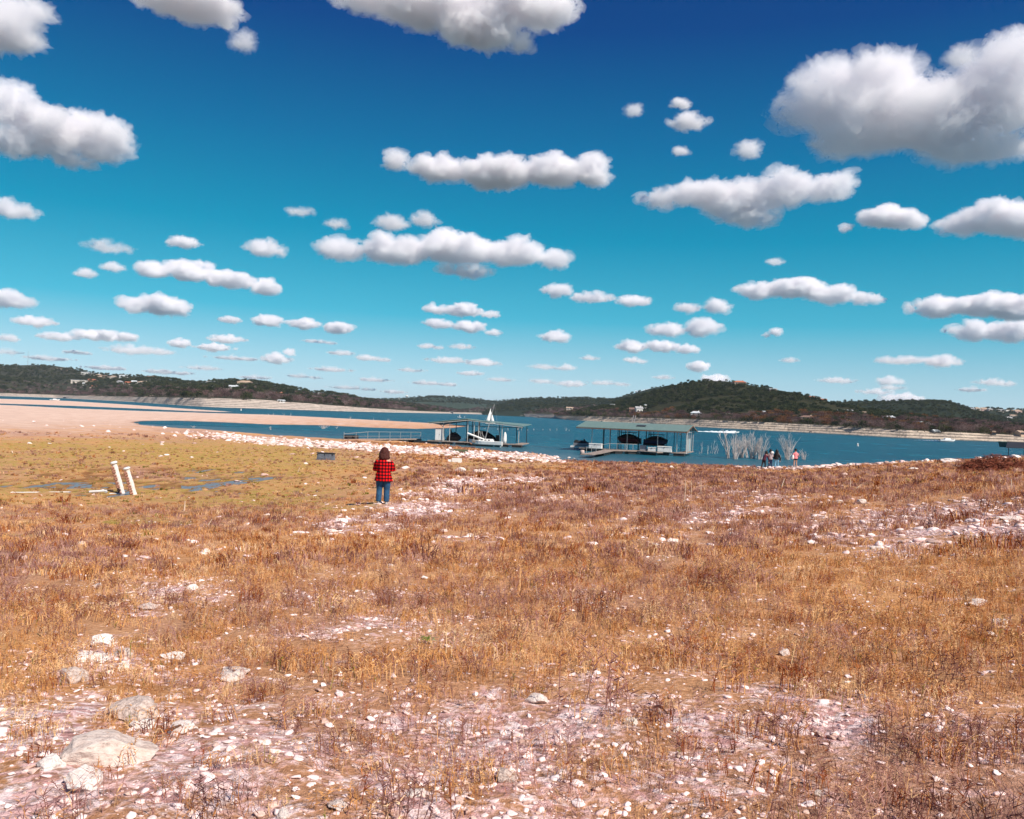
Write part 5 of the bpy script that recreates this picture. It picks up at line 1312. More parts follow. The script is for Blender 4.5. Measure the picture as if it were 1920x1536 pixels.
HS = [(1386, 722, 22, 8, "tan", "terra", RH, "large tan mansion with a terracotta roof on the very top of the right hill", 'hip'), (1376, 721.5, 10, 4, "pink", "terra", RH, "low wing left of the hilltop mansion", 'flat'),
 (1185, 773, 10, 9, "ochre", "brown", RH, "ochre house among the bare trees at the left foot of the right hill", 'gable'), (1197.5, 773, 13, 11, "white", "grey", RH, "white house with a grey roof beside the ochre house", 'gable'), (1210, 765, 5, 7, "white", "metal", RH, "small white tower above the white and ochre houses", 'flat'),
 (1304, 780, 20, 9, "white", "metal", RH, "cabin with a pale hip roof in the trees behind the right dock", 'hip'), (1364, 782, 14, 4, "pale", "metal", RH, "low flat pale building on the bank right of the hip roofed cabin", 'flat'), (1148, 762, 10, 3.5, "pale", "metal", RH, "pale roof peeping from trees at the left end of the right hill", 'flat'),
 (1512, 788, 26, 9, "tan", "brown", RH, "large brown roofed house in the bare trees below the right hill", 'hip'), (1431, 777, 4, 4, "white", "metal", RH, "tiny white hut at the hill foot behind the flooded thicket", 'gable'), (1449, 733.5, 13, 5, "pink", "grey", RH, "pinkish house on the right shoulder of the right hill", 'gable'),
 (1520, 748, 8, 4, "pink", "terra", RH, "left one of three houses where the right hill's crest dips", 'gable'), (1533, 750, 9, 4, "pale", "grey", RH, "middle one of three houses where the right hill's crest dips", 'flat'), (1544, 753, 8, 4, "tan", "terra", RH, "right one of three houses where the right hill's crest dips", 'gable'),
 (1575, 773, 11, 5, "white", "metal", RH, "bright white house, left of the pair on the low right ridge", 'hip'), (1590, 774, 12, 5, "white", "grey", RH, "white house with a grey roof, right of the pair on the low right ridge", 'gable'), (1617, 778, 9, 3, "tan", "tanr", RH, "low tan roof between the white pair and the metal roofed house", 'flat'),
 (1666, 787, 20, 7, "white", "metal", RH, "white house with a broad pale metal roof on the low right ridge", 'hip'), (1725, 798, 10, 3, "pale", "metal", RH, "small pale roof in the bare trees at right", 'flat'), (1752, 815, 7, 6, "white", "metal", RH, "small blue grey shed on the right bank", 'gable'), (1859, 818, 6, 4, "ochre", "tanr", RH, "tiny yellow hut near the right edge", 'flat'), (1909, 817, 8, 4, "tan", "tanr", RH, "tan house at the right edge above the bank", 'gable'),
 (1820, 793, 28, 3.5, "pale", "tanr", DHL, "long pale terrace wall with buildings on the dark right slope", 'flat'), (1886, 787, 14, 5, "pale", "grey", DHL, "pale house low on the dark slope near the right edge", 'gable'),
 (1808, 769, 10, 5, "pale", "tanr", FE, "leftmost of the pale houses on the far right crest", 'hip'), (1820, 769, 9, 4, "white", "grey", FE, "second house on the far right crest", 'gable'), (1831, 769.5, 10, 5, "pale", "tanr", FE, "broad house on the far right crest, third from the left", 'hip'), (1843, 770, 9, 5, "pink", "tanr", FE, "pink house on the far right crest, fourth from the left", 'gable'), (1855, 770, 8, 4, "pale", "grey", FE, "fifth house on the far right crest", 'hip'), (1873, 772, 11, 4, "pale", "grey", FE, "grey roofed house right of the gap on the far right crest", 'gable'), (1888, 773, 11, 4, "white", "tanr", FE, "white house right of the grey roofed one on the far right crest", 'flat'), (1905, 774, 13, 5, "pink", "tanr", FE, "last house on the far right crest before the frame edge", 'hip'), (1897, 782, 12, 4, "pale", "tanr", FE, "pale house below the far right crest", 'gable'),
 (161, 703, 12, 5, "white", "metal", LH, "white building at the left end of the left hill's crest row", 'flat'), (172, 704, 9, 4, "pale", "grey", LH, "pale house right beside the white building on the left crest", 'gable'), (186, 706, 9, 4, "tan", "tanr", LH, "tan house in the crest row, left of its brown neighbour", 'hip'), (200, 708, 10, 4, "pink", "brown", LH, "brown roofed house in the crest row of the left hill", 'gable'), (213, 709, 10, 4, "pale", "tanr", LH, "pale house near the middle of the left crest row", 'hip'), (233, 708.5, 13, 5, "white", "metal", LH, "bright white house at the right of the left crest row", 'gable'), (283, 710, 18, 4, "tan", "terra", LH, "long tan house with terracotta roof where the left crest dips", 'hip'),
 (150, 717, 26, 4, "pale", "metal", LH, "long pale building below the left crest row", 'flat'), (173, 715, 11, 4, "ochre", "terra", LH, "orange roofed house right of the long pale building", 'gable'), (159, 722, 6, 4, "white", "metal", LH, "small white hut below the long pale building", 'gable'), (176, 727, 11, 4, "pink", "terra", LH, "pink house in the bare trees low on the left hill", 'hip'),
 (225, 720, 10, 6, "white", "grey", LH, "white house with a raised centre on the left slope", 'hip'), (241, 721, 9, 5, "pink", "terra", LH, "reddish house between two white ones on the left slope", 'gable'), (252, 720, 8, 6, "white", "metal", LH, "white narrow house right of the reddish one", 'gable'), (270, 720, 19, 5, "pale", "tanr", LH, "long pale house on the middle left slope", 'hip'), (293, 722, 13, 4, "pale", "grey", LH, "grey roofed house right of the long pale one", 'gable'), (350, 725, 13, 6, "white", "grey", LH, "white house standing alone under the dip of the left hill", 'hip'),
 (398, 719, 17, 4, "pale", "metal", LH, "flat pale building on the second rise of the left hill", 'flat'), (460, 721, 27, 7, "tan", "tanr", LH, "largest tan mansion on the second rise of the left hill", 'hip'), (400, 727, 9, 4, "white", "metal", LH, "small white house under the flat pale building", 'gable'), (439, 730.5, 17, 8, "white", "metal", LH, "white villa with a pointed roof under the tan mansion", 'gable'), (456, 731, 6, 4, "white", "grey", LH, "little white annex right of the white villa", 'gable'), (447, 740.5, 14, 5, "pink", "terra", LH, "bright orange roofed house in the bare trees under the villa", 'hip'), (470, 735, 9, 4, "pink", "terra", LH, "red roofed house right of the white villa", 'gable'),
 (524, 742.5, 13, 7, "pink", "terra", LH, "terracotta house low at the right part of the left hill", 'gable'), (563, 743, 9, 4.5, "pink", "terra", LH, "small terracotta house at the right end of the left hill", 'hip'), (598, 739, 7, 3, "white", "metal", LH, "tiny white house on the crest at the right end of the left hill", 'flat'), (528, 755, 11, 4, "white", "metal", LH, "white shed at the top of the left bank", 'gable'), (1006, 768.5, 6, 3, "white", "metal", LM, "tiny white house on the low middle shore", 'gable'), (1068, 768, 12, 5, "pale", "tanr", RH, "pale house at the left tip of the right shore", 'gable')]
for h_ in HS: house(*h_)
# steep boat tracks on the far banks
for (x0, y0, x1, y1, lab) in ((1186, 797, 1198, 779, "grey sloping boat track on the bank behind the right dock roof"), (500, 764.5, 487, 753, "dark sloping walkway on the left bank"), (541, 766.5, 527, 756, "second sloping walkway on the left bank")):
    A = Vector(on_plane(x0, y0, 0.0)); k = A.y / FPX
    B = A + Vector(((x1 - x0) * k, 22, (y0 - y1) * k * .92))
    t = thing("bank_track", lab, "track", tuple(A))
    d_ = B - A
    for sx in (-.8, .8): MB().tube([(sx, 0, .6), tuple(d_ + V3(sx, 0, .6))], .22, 4).build("rail", GALV, t)
    for f in np.linspace(.05, .95, 9):
        c_ = d_ * f; MB().box((c_.x, c_.y, c_.z + .5), (1.9, .5, .2)).build("sleeper", TIMBER, t)
# ------------------------------------------------------------------ scatter of stuff by geometry nodes
def make_coll(name, objs):
    c = bpy.data.collections.new(name)          # not linked to the scene: only a source of shapes
    for i, me in enumerate(objs):
        o = bpy.data.objects.new("%s shape %02d" % (name, i), me); c.objects.link(o)
    return c
def scatter(name, P, scales, rots, idx, coll, **kw):
    me = bpy.data.meshes.new(name)
    P = np.asarray(P, np.float32)
    me.vertices.add(len(P)); me.vertices.foreach_set("co", P.ravel())
    a = me.attributes.new("sc", 'FLOAT_VECTOR', 'POINT'); sc = np.asarray(scales, np.float32)
    if sc.ndim == 1: sc = np.repeat(sc[:, None], 3, 1)
    a.data.foreach_set("vector", sc.ravel())
    a = me.attributes.new("rt", 'FLOAT_VECTOR', 'POINT'); a.data.foreach_set("vector", np.asarray(rots, np.float32).ravel())
    a = me.attributes.new("ix", 'INT', 'POINT'); a.data.foreach_set("value", np.asarray(idx, np.int32))
    o = link(name, me, **kw)
    ng = bpy.data.node_groups.new(name + " nodes", 'GeometryNodeTree')
    ng.interface.new_socket("Geometry", in_out='INPUT', socket_type='NodeSocketGeometry')
    ng.interface.new_socket("Geometry", in_out='OUTPUT', socket_type='NodeSocketGeometry')
    N = ng.nodes.new; gi, go = N("NodeGroupInput"), N("NodeGroupOutput")
    ci = N("GeometryNodeCollectionInfo"); ci.inputs["Collection"].default_value = coll
    ci.inputs["Separate Children"].default_value = True; ci.inputs["Reset Children"].default_value = True
    ip = N("GeometryNodeInstanceOnPoints"); ip.inputs["Pick Instance"].default_value = True
    def at(nm, ty):
        x = N("GeometryNodeInputNamedAttribute"); x.data_type = ty; x.inputs["Name"].default_value = nm
        return [s for s in x.outputs if s.enabled and s.name == "Attribute"][0]
    er = N("FunctionNodeEulerToRotation")
    ng.links.new(gi.outputs[0], ip.inputs["Points"]); ng.links.new(ci.outputs[0], ip.inputs["Instance"])
    ng.links.new(at("ix", 'INT'), ip.inputs["Instance Index"]); ng.links.new(at("sc", 'FLOAT_VECTOR'), ip.inputs["Scale"])
    ng.links.new(at("rt", 'FLOAT_VECTOR'), er.inputs[0]); ng.links.new(er.outputs[0], ip.inputs["Rotation"])
    ng.links.new(ip.outputs[0], go.inputs[0])
    md = o.modifiers.new("scatter", 'NODES'); md.node_group = ng
    return o
def rz_only(n, tilt=0.0):
    return np.stack([RNG.normal(0, 1, n) * tilt, RNG.normal(0, 1, n) * tilt, RNG.uniform(0, 6.283, n)], -1)

# ------------------------------------------------------------------ grass and weeds
def blade_mat(name, stops, var=0.3):
    m = NT(name)
    oi = m.n("ObjectInfo")
    v = m.coord()
    f = m.math('ADD', m.math('MULTIPLY', oi.outputs["Random"], .6), m.math('MULTIPLY', m.noise(26, 2, .5, v), .4))
    m.base(m.ramp(f, stops)); m.set(.8, 0, .12)
    tr = m.n("BsdfTranslucent"); ms = m.n("MixShader"); ms.inputs[0].default_value = .25
    m.l(m.ramp(f, stops), tr.inputs[0]); m.l(m.b.outputs[0], ms.inputs[1]); m.l(tr.outputs[0], ms.inputs[2]); m.l(ms.outputs[0], m.o.inputs[0])
    return m.m
M_GOLD = blade_mat("dry golden grass", [(0.2, (0.50, 0.22, 0.075)), (0.45, (0.74, 0.40, 0.155)), (0.7, (0.86, 0.57, 0.30)), (0.9, (0.92, 0.75, 0.52))])
M_MAUVE = blade_mat("dead weed stalks", [(0.2, (0.12, 0.044, 0.042)), (0.45, (0.34, 0.16, 0.14)), (0.8, (0.60, 0.36, 0.31))])
M_RUST = blade_mat("rusty weed", [(0.2, (0.18, 0.035, 0.012)), (0.6, (0.42, 0.12, 0.03)), (0.9, (0.62, 0.27, 0.09))])
M_GREEN = blade_mat("green weed", [(0.2, (0.10, 0.12, 0.015)), (0.6, (0.26, 0.24, 0.04)), (0.9, (0.46, 0.36, 0.11))])
def tuft(kind, n, h, w, spread, rng, mats):
    """blades or twiggy stalks of thin triangles"""
    V, F, MI = [], [], []
    for i in range(n):
        a = rng.uniform(0, 6.283); r0 = spread * math.sqrt(rng.uniform(0, 1))
        x, y = r0 * math.cos(a), r0 * math.sin(a)
        hh = h * rng.uniform(.45, 1.0); lean = rng.uniform(.1, .65) * hh
        b = rng.uniform(0, 6.283); dx, dy = math.cos(b) * lean, math.sin(b) * lean
        c = rng.uniform(0, 3.1416); wx, wy = math.cos(c) * w / 2, math.sin(c) * w / 2
        k = len(V); mi = int(rng.choice(len(mats), p=mats))
        V += [(x - wx, y - wy, -.02), (x + wx, y + wy, -.02), (x + dx * .4 + wx * .8, y + dy * .4 + wy * .8, hh * .6), (x + dx * .4 - wx * .8, y + dy * .4 - wy * .8, hh * .6), (x + dx, y + dy, hh)]
        F += [(k, k + 1, k + 2), (k, k + 2, k + 3), (k + 3, k + 2, k + 4)]; MI += [mi] * 3
        if kind == 'weed':
            for j in range(4):
                t = rng.uniform(.35, .95); bx, by, bz = x + dx * t * .8, y + dy * t * .8, hh * t
                q = rng.uniform(0, 6.283); L = hh * rng.uniform(.12, .3)
                ex, ey, ez = bx + math.cos(q) * L, by + math.sin(q) * L, bz + L * .8
                k = len(V); V += [(bx - wx * .7, by - wy * .7, bz), (bx + wx * .7, by + wy * .7, bz + .004), (ex + wy, ey - wx, ez)]
                F.append((k, k + 1, k + 2)); MI.append(mi)
    me = mesh_from("tuft", V, np.array(F))
    for m_ in (M_GOLD, M_MAUVE, M_RUST, M_GREEN): me.materials.append(m_)
    me.polygons.foreach_set("material_index", np.array(MI, np.int32))
    return me
rg = np.random.default_rng(4)
# 0-3 gold, 4-7 mauve, 8-9 rust, 10-11 green; the same again, coarser, for the distance
def tuft_set(w, k, hs=1.0):
    S = []
    for j in range(4): S.append(tuft('weed', int(34 * k), .085 * hs, w, .12 * hs, rg, [.74, .16, .08, .02]))
    for j in range(4): S.append(tuft('weed', int(22 * k), .15 * hs, w * .9, .11 * hs, rg, [.14, .82, .04, 0]))
    for j in range(2): S.append(tuft('weed', int(18 * k), .12 * hs, w * 1.2, .07 * hs, rg, [.25, .15, .6, 0]))
    for j in range(2): S.append(tuft('grass', int(40 * k), .05 * hs, w * 2.0, .13 * hs, rg, [.3, .05, .0, .65]))
    return S
C_NEAR = make_coll("tufts near", tuft_set(.0032, 1.0))
C_MID = make_coll("tufts mid", tuft_set(.007, .9, 1.0))
C_FAR = make_coll("tufts far", tuft_set(.018, 1.0, 1.2))
def veg_points(r0, r1, dens, coll, name, amin=-R(40), amax=R(40), far=False):
    area = (amax - amin) / 2 * (r1 * r1 - r0 * r0)
    n = int(area * dens)
    r = np.sqrt(RNG.uniform(r0 * r0, r1 * r1, n)); a = RNG.uniform(amin, amax, n)
    X, Y = np.sin(a) * r, np.cos(a) * r
    Z, S = height(X, Y)
    pale_, green_, sand_, rub_, px, py = zones(X, Y, Z)
    mv_ = mauve_of(X, Y, px, py)
    clump = fbm(X * .9, Y * .9, o=3, s=61); fine = fbm(X * 3.5, Y * 3.5, o=3, s=62)
    cover = sstep(.36, .62, clump * .6 + fine * .4 + .07)
    keep = cover * (1 - np.clip(pale_ * np.where(Y < 13, .95, 1.25), 0, np.where(Y < 13, .82, .94))) * (1 - sand_) * (1 - .9 * np.clip(rub_ * 1.5, 0, 1)) * (1 - .45 * green_) * (S > .8)
    keep *= np.where((px < 640) & (py < 842), .15, 1)
    keep *= ~((Z < PUD_Z + .02) & (px < 760) & (py > 860))
    ok = RNG.uniform(0, 1, n) < np.clip(keep, 0, 1)
    X, Y, Z, mv_, green_, fine, px = [q[ok] for q in (X, Y, Z, mv_, green_, fine, px)]
    n = len(X)
    u = RNG.uniform(0, 1, n)
    kind = np.where(u < mv_ * .85, 4 + RNG.integers(0, 4, n), RNG.integers(0, 4, n))
    rc = fbm(X * 1.1 + 40, Y * 1.1, o=3, s=66)
    kind = np.where((RNG.uniform(0, 1, n) < np.where(rc > .60, .35, .04)), 8 + RNG.integers(0, 2, n), kind)
    kind = np.where(RNG.uniform(0, 1, n) < green_ * .4, 10 + RNG.integers(0, 2, n), kind)
    sc = RNG.uniform(.55, 1.25, n) * np.where(green_ > .4, .6, 1) * (0.7 + .6 * fine)
    sc = sc * np.where(RNG.uniform(0, 1, n) < .06, np.where(Y < 5, 1.2, 1.6), 1) * np.where((rc > .58) & (green_ < .2) & (Y > 5), 1.25, 1)
    sc3 = np.stack([sc * 1.1, sc * 1.1, sc * RNG.uniform(.7, 1.15, n)], -1)
    scatter(name, np.stack([X, Y, Z], -1), sc3, rz_only(n, .12), kind, coll, kind="stuff")
    return n
N1 = veg_points(2.1, 13, 55, C_NEAR, "dry_grass", -R(44), R(44))
N2 = veg_points(13, 34, 32, C_MID, "dry_grass", -R(38), R(38))
N3 = veg_points(34, 100, 8.0, C_FAR, "dry_grass", -R(37), R(37))
print("tufts", N1, N2, N3, time.time() - T0)

# ------------------------------------------------------------------ gravel and rubble
def rock_mesh(seed, sub=2, flat=.6, rough=.35, blocky=.5, lo=.55):
    b = bmesh.new(); bmesh.ops.create_icosphere(b, subdivisions=sub, radius=1.0)
    co = np.array([v.co[:] for v in b.verts])
    rg_ = np.random.default_rng(seed)
    cut = co.copy()
    for k in range(int(7 + 6 * blocky)):       # chop with planes for facets
        nrm = rg_.normal(0, 1, 3); nrm /= np.linalg.norm(nrm); dd = rg_.uniform(lo, .88)
        ex = np.clip(cut @ nrm - dd, 0, None); cut -= ex[:, None] * nrm
    n = fbm(cut[:, 0] * 1.6 + seed, cut[:, 1] * 1.6, cut[:, 2] * 1.6, o=4, s=seed) - .5
    cut *= (1 + n * rough)[:, None]
    cut[:, 2] *= flat
    me = mesh_from("rock", cut, np.array([[v.index for v in f.verts] for f in b.faces]), None, False)
    b.free(); return me
def stone_mat(name, stops, sc=5.0, bp=.7):
    m = NT(name); v = m.coord(1.0, "Object"); oi = m.n("ObjectInfo")
    f = m.noise(sc, 8, .7, v)
    f2 = m.noise(sc * .35, 3, .5, v)
    t = m.math('ADD', m.math('MULTIPLY', f, .75), m.math('MULTIPLY', oi.outputs["Random"], .25))
    col = m.ramp(t, stops)
    col = m.mix(m.ramp(f2, [(.55, 0), (.75, .4)]), col, (0.55, 0.37, 0.28))
    vo = m.n("TexVoronoi", feature='DISTANCE_TO_EDGE'); vo.inputs["Scale"].default_value = 1.1; m.l(v, vo.inputs["Vector"])
    ck = m.ramp(m.math('ADD', vo.outputs["Distance"], m.math('MULTIPLY', f, .12)), [(.045, .45), (.062, 1.0)])
    col = m.mix(.55, col, ck, 'MULTIPLY')
    m.base(col); m.set(.92, 0, .15); 
    if bp: m.bump(m.math('ADD', f, m.math('MULTIPLY', ck, .25)), bp, .03)
    return m.m
M_LIME = stone_mat("pale limestone", [(0.30, (0.50, 0.37, 0.32)), (0.40, (0.82, 0.70, 0.64)), (0.58, (0.92, 0.84, 0.79))])
M_LIME2 = stone_mat("weathered limestone", [(0.30, (0.36, 0.26, 0.22)), (0.46, (0.68, 0.56, 0.50)), (0.66, (0.86, 0.77, 0.70))])
M_PEB1 = stone_mat("white gravel", [(0.25, (0.58, 0.37, 0.35)), (0.45, (0.86, 0.65, 0.62)), (0.65, (0.93, 0.81, 0.79))], bp=0)
M_PEB2 = stone_mat("tan gravel", [(0.25, (0.34, 0.20, 0.16)), (0.5, (0.56, 0.38, 0.32)), (0.7, (0.74, 0.56, 0.50))], bp=0)
peb = []
for i in range(8):
    me_ = rock_mesh(100 + i, 2, .5, .45, 1.6, .30); me_.materials.append(M_PEB2 if i % 3 == 0 else M_PEB1); peb.append(me_)
C_PEB = make_coll("stones", peb)
def stones(name, r0, r1, dens, s0, s1, sel, pw=2.2, amin=-R(42), amax=R(42)):
    n = int((amax - amin) / 2 * (r1 * r1 - r0 * r0) * dens)
    r = np.sqrt(RNG.uniform(r0 * r0, r1 * r1, n)); a = RNG.uniform(amin, amax, n)
    X, Y = np.sin(a) * r, np.cos(a) * r
    Z, S = height(X, Y)
    pale_, green_, sand_, rub_, px, py = zones(X, Y, Z)
    k = sel(pale_, green_, sand_, rub_, px, py, X, Y) * (S > 0.05)
    ok = RNG.uniform(0, 1, n) < k
    X, Y, Z = X[ok], Y[ok], Z[ok]; n = len(X)
    s = s0 + (s1 - s0) * RNG.uniform(0, 1, n) ** pw
    sc = np.stack([s * RNG.uniform(.8, 1.3, n), s * RNG.uniform(.7, 1.1, n), s * RNG.uniform(.6, 1.0, n)], -1)
    scatter(name, np.stack([X, Y, Z + s * .12], -1), sc, rz_only(n, .18), RNG.integers(0, 8, n), C_PEB, kind="stuff")
    return n
patchy = lambda X, Y: fbm(X * 1.3, Y * 1.3, o=3, s=71)
M1 = stones("gravel", 1.6, 14, 420, .006, .042, lambda p, g_, s, r, px, py, X, Y: np.clip(p * 1.5 - .12 + (patchy(X, Y) > .58) * .28, 0.03, 1), 3.6)
M2 = stones("gravel", 14, 50, 34, .025, .15, lambda p, g_, s, r, px, py, X, Y: np.clip(p * 1.7 - .15 + (patchy(X, Y) > .62) * .12, 0.012, 1) * (1 - .7 * g_), 3.0)
M3_ = stones("rubble", 40, 170, 4.2, .12, .46, lambda p, g_, s, r, px, py, X, Y: np.clip(r * 1.7 - .12, 0, 1) + .004, 2.4)
print("stones", M1, M2, M3_, time.time() - T0)

# single rocks: pixel centre, width in pixels, look
ROCKS = [(185,1405,142,66,"huge pale boulder lying in the lower left corner of the field"),(85,1428,56,30,"pointed grey rock left of the huge boulder"),(150,1462,84,48,"cracked rock below the huge boulder"),
 (246,1328,92,50,"weathered grey slab behind the huge boulder, grass over its edge"),(266,1356,46,24,"small pale rock at the upper right shoulder of the huge boulder"),(335,1362,58,38,"rounded rock with a dark crack right of the huge boulder"),
 (125,1262,62,44,"bright white two-tiered rock in the left of the dry grass"),(160,1232,70,18,"flat pale slab behind the two-tiered rock"),(187,1200,52,30,"crumbling grey rock behind the flat slab"),(225,1222,36,20,"white block right of the crumbling grey rock"),(230,1248,38,18,"buried tan stone below the white block"),
 (318,1229,44,16,"low white stone with two humps in the dry grass"),(435,1264,74,20,"long flat white stone half hidden by grass"),(315,1306,18,14,"small white stone between the long flat stone and the huge boulder"),
 (1005,1307,52,28,"smooth egg-shaped white rock near the bottom centre"),(945,1450,50,34,"white rock with a hollow at the bottom centre"),(778,1485,38,20,"half buried white stone at the bottom left of centre"),(888,1226,18,14,"small white stone with a dark side in the middle of the field"),
 (1181,1350,32,18,"pale stone with a dark shadow gap right of the egg-shaped rock"),(1275,1366,26,18,"angular pale stone right of the shadowed one"),(1472,1221,22,20,"round white stone in the brown weeds at right"),
 (1838,1128,40,18,"broad white stone near the right edge"),(1880,1164,34,14,"tan stone under the broad white stone near the right edge"),(1857,1187,28,14,"pale grey stone, lowest of three near the right edge"),
 (1230,1020,30,14,"flat white rock in front of its grey neighbour right of the centre"),(1261,1010,24,16,"grey block behind the flat white rock right of the centre"),
 (1576,940,18,10,"left one of two domed boulders in the gravel at right"),(1617,938,22,14,"right and larger of two domed boulders in the gravel at right"),
 (360,1098,24,18,"round white rock beside the leaning dry stick"),(180,1096,16,14,"single white stone left of the gravel patch"),(275,1136,36,16,"cluster-like pale stone in the left gravel patch"),
 (530,1524,30,20,"bright white stone at the bottom edge"),(628,1508,42,20,"flat pale stone near the bottom edge"),(1538,1486,20,18,"pale stone at the bottom right"),(1619,1304,18,12,"small round stone at the lower right"),
 (864,879,24,14,"tallest of the white boulders behind the red shirt"),(892,881,14,9,"small middle boulder of the white row"),(906,881,30,10,"long low white boulder of the row"),(925,878,18,9,"white boulder at the right end of the row"),
 (1259,875,10,10,"round white boulder alone on the shore in front of the right dock"),(1290,887,8,4,"small stone below the round shore boulder"),(1790,862,40,13,"large pale boulder on the rocky crest at right"),(1718,878,20,8,"pale boulder just below the rocky crest"),(1800,873,18,6,"flat stone below the large crest boulder"),
 (1905,856,24,12,"pale rock at the right edge on top of the brush heap"),(1880,858,16,9,"rounded rock left of the edge rock behind the brush heap"),(1838,858,18,10,"grey rock at the left end of the brush heap"),
 (1900,970,44,16,"white slab in the gravel at the right edge"),(1378,1000,24,10,"flat white stone in the weeds right of the centre"),(1650,1026,30,12,"white stone at the lower edge of the right gravel"),(1812,938,14,7,"small white stone high in the right field"),
 (300,854,9,6,"white stone in the green meadow left of the gap"),(311,852,11,5,"flat white stone in the green meadow"),(358,857,9,5,"white stone right of the flat one in the green meadow"),(303,832,7,6,"round white stone near the far rubble"),
 (54,830,9,5,"left one of two white stones in the far left meadow"),(93,831,9,5,"right one of two white stones in the far left meadow"),(573,868,9,6,"white stone below the grey float"),(501,964,14,7,"white stone in the mid field, left of its twin"),(563,969,20,10,"white stone in the mid field with a grassy skirt"),
 (480,1051,14,9,"small upright white stone in the golden grass"),(567,1061,22,10,"long white stone in the golden grass"),(640,975,34,12,"broken pale slab in the gravel left of the centre"),(625,994,22,8,"low pale slab in front of the broken slab"),
 (730,1059,22,8,"pale flat stone below the person"),(797,1082,20,10,"scatter of pale stone right below the person"),(1082,1124,12,6,"white chip in the weeds in the middle of the field"),(1012,862,20,7,"pale boulder at the wet end of the rubble point"),(1067,857,8,5,"stone standing in the water off the rubble point"),(1076,859,6,4,"tiny stone in the water below the right dock"),(730,856,8,6,"dark grey stone on the rubble bank"),(740,836,12,8,"white boulder standing up on the rubble bank")]
rock_src = []
for i in range(9):
    a_ = rock_mesh(300 + i, 5, .62, .55, .4 + (i % 3) * .3); a_.materials.append(M_LIME if i % 3 else M_LIME2); rock_src.append(a_)
for i, (px_, py_, w_, h_, lab) in enumerate(ROCKS):
    p = ground_at(px_, py_ + h_ * .42)
    if lab.startswith(("stone standing in", "tiny stone in")):
        p = Vector(on_plane(px_, py_ + h_ * .42, 0.0)); 
    D = math.hypot(p.x, p.y)
    k = math.sqrt(D * D + (CAM_Z - p.z) ** 2) / FPX
    W, H = w_ * k / 2, h_ * k / 2
    asp = min(1.0, 1.6 * H / W) if W > 0 else 1
    o = link("rock", rock_src[i % 9], None, (p.x, p.y, p.z + H * .24), (RNG.normal(0, .08), RNG.normal(0, .08), RNG.uniform(0, 6.28)), (W, W * .85, H * 1.35), label=lab, category="rock")
    o.rotation_euler = (0.05, 0.04, (i * 2.4) % 3.14 * (0.25 if w_ > 2.4 * h_ else 1) + math.atan2(-p.x, p.y))
    o.location.y += W * .4
    o["group"] = "pale rocks lying on the dry lakebed"
# ------------------------------------------------------------------ woods on the hills
M_JUN = blade_mat("dark evergreen leaves", [(0.15, (0.012, 0.022, 0.008)), (0.5, (0.035, 0.048, 0.016)), (0.85, (0.080, 0.085, 0.030))])
M_TWIG = blade_mat("bare purple brown twigs", [(0.15, (0.055, 0.030, 0.033)), (0.5, (0.12, 0.070, 0.070)), (0.85, (0.21, 0.135, 0.12))])
M_ORNG = blade_mat("rust coloured oak leaves", [(0.15, (0.09, 0.035, 0.015)), (0.5, (0.18, 0.075, 0.03)), (0.85, (0.26, 0.13, 0.05))])
M_BARK = simple("tree bark", (0.16, 0.12, 0.10), scale=3)
M_TWIG2 = blade_mat("pale grey brown twigs", [(0.15, (0.13, 0.085, 0.08)), (0.5, (0.22, 0.155, 0.145)), (0.85, (0.33, 0.25, 0.23))])
def crown(seed, mat, n, leaf, rx=.5, h=.62, base=.30, lobes=6):
    rr = np.random.default_rng(seed)
    cs = [np.array([rr.uniform(-.55, .55) * rx, rr.uniform(-.55, .55) * rx, base + h * rr.uniform(.3, .8)]) for _ in range(lobes)]
    rs = [rr.uniform(.32, .55) * rx for _ in range(lobes)]
    V, F = [], []
    for i in range(n):
        j = rr.integers(lobes); d = rr.normal(0, 1, 3); d /= np.linalg.norm(d)
        p = cs[j] + d * rs[j] * rr.uniform(.55, 1.08) * np.array([1, 1, .95])
        p[2] = max(p[2], base * .6)
        a, b = rr.normal(0, 1, 3) * leaf, rr.normal(0, 1, 3) * leaf
        k = len(V); V += [p - a * .5, p + a * .5, p + b]; F.append((k, k + 1, k + 2))
    return mesh_from("crown", V, np.array(F), mat)
TREES = [crown(1, M_JUN, 190, .085), crown(2, M_JUN, 190, .08, .58, .5, .2), crown(3, M_JUN, 170, .09, .45, .7, .2), crown(4, M_TWIG, 200, .055, .55, .55, .3, 8), crown(5, M_TWIG, 200, .055, .6, .5, .3, 8), crown(6, M_ORNG, 170, .07, .55, .55, .25), crown(7, M_TWIG2, 200, .055, .6, .5, .25, 8)]
C_TREE = make_coll("tree crowns", TREES)
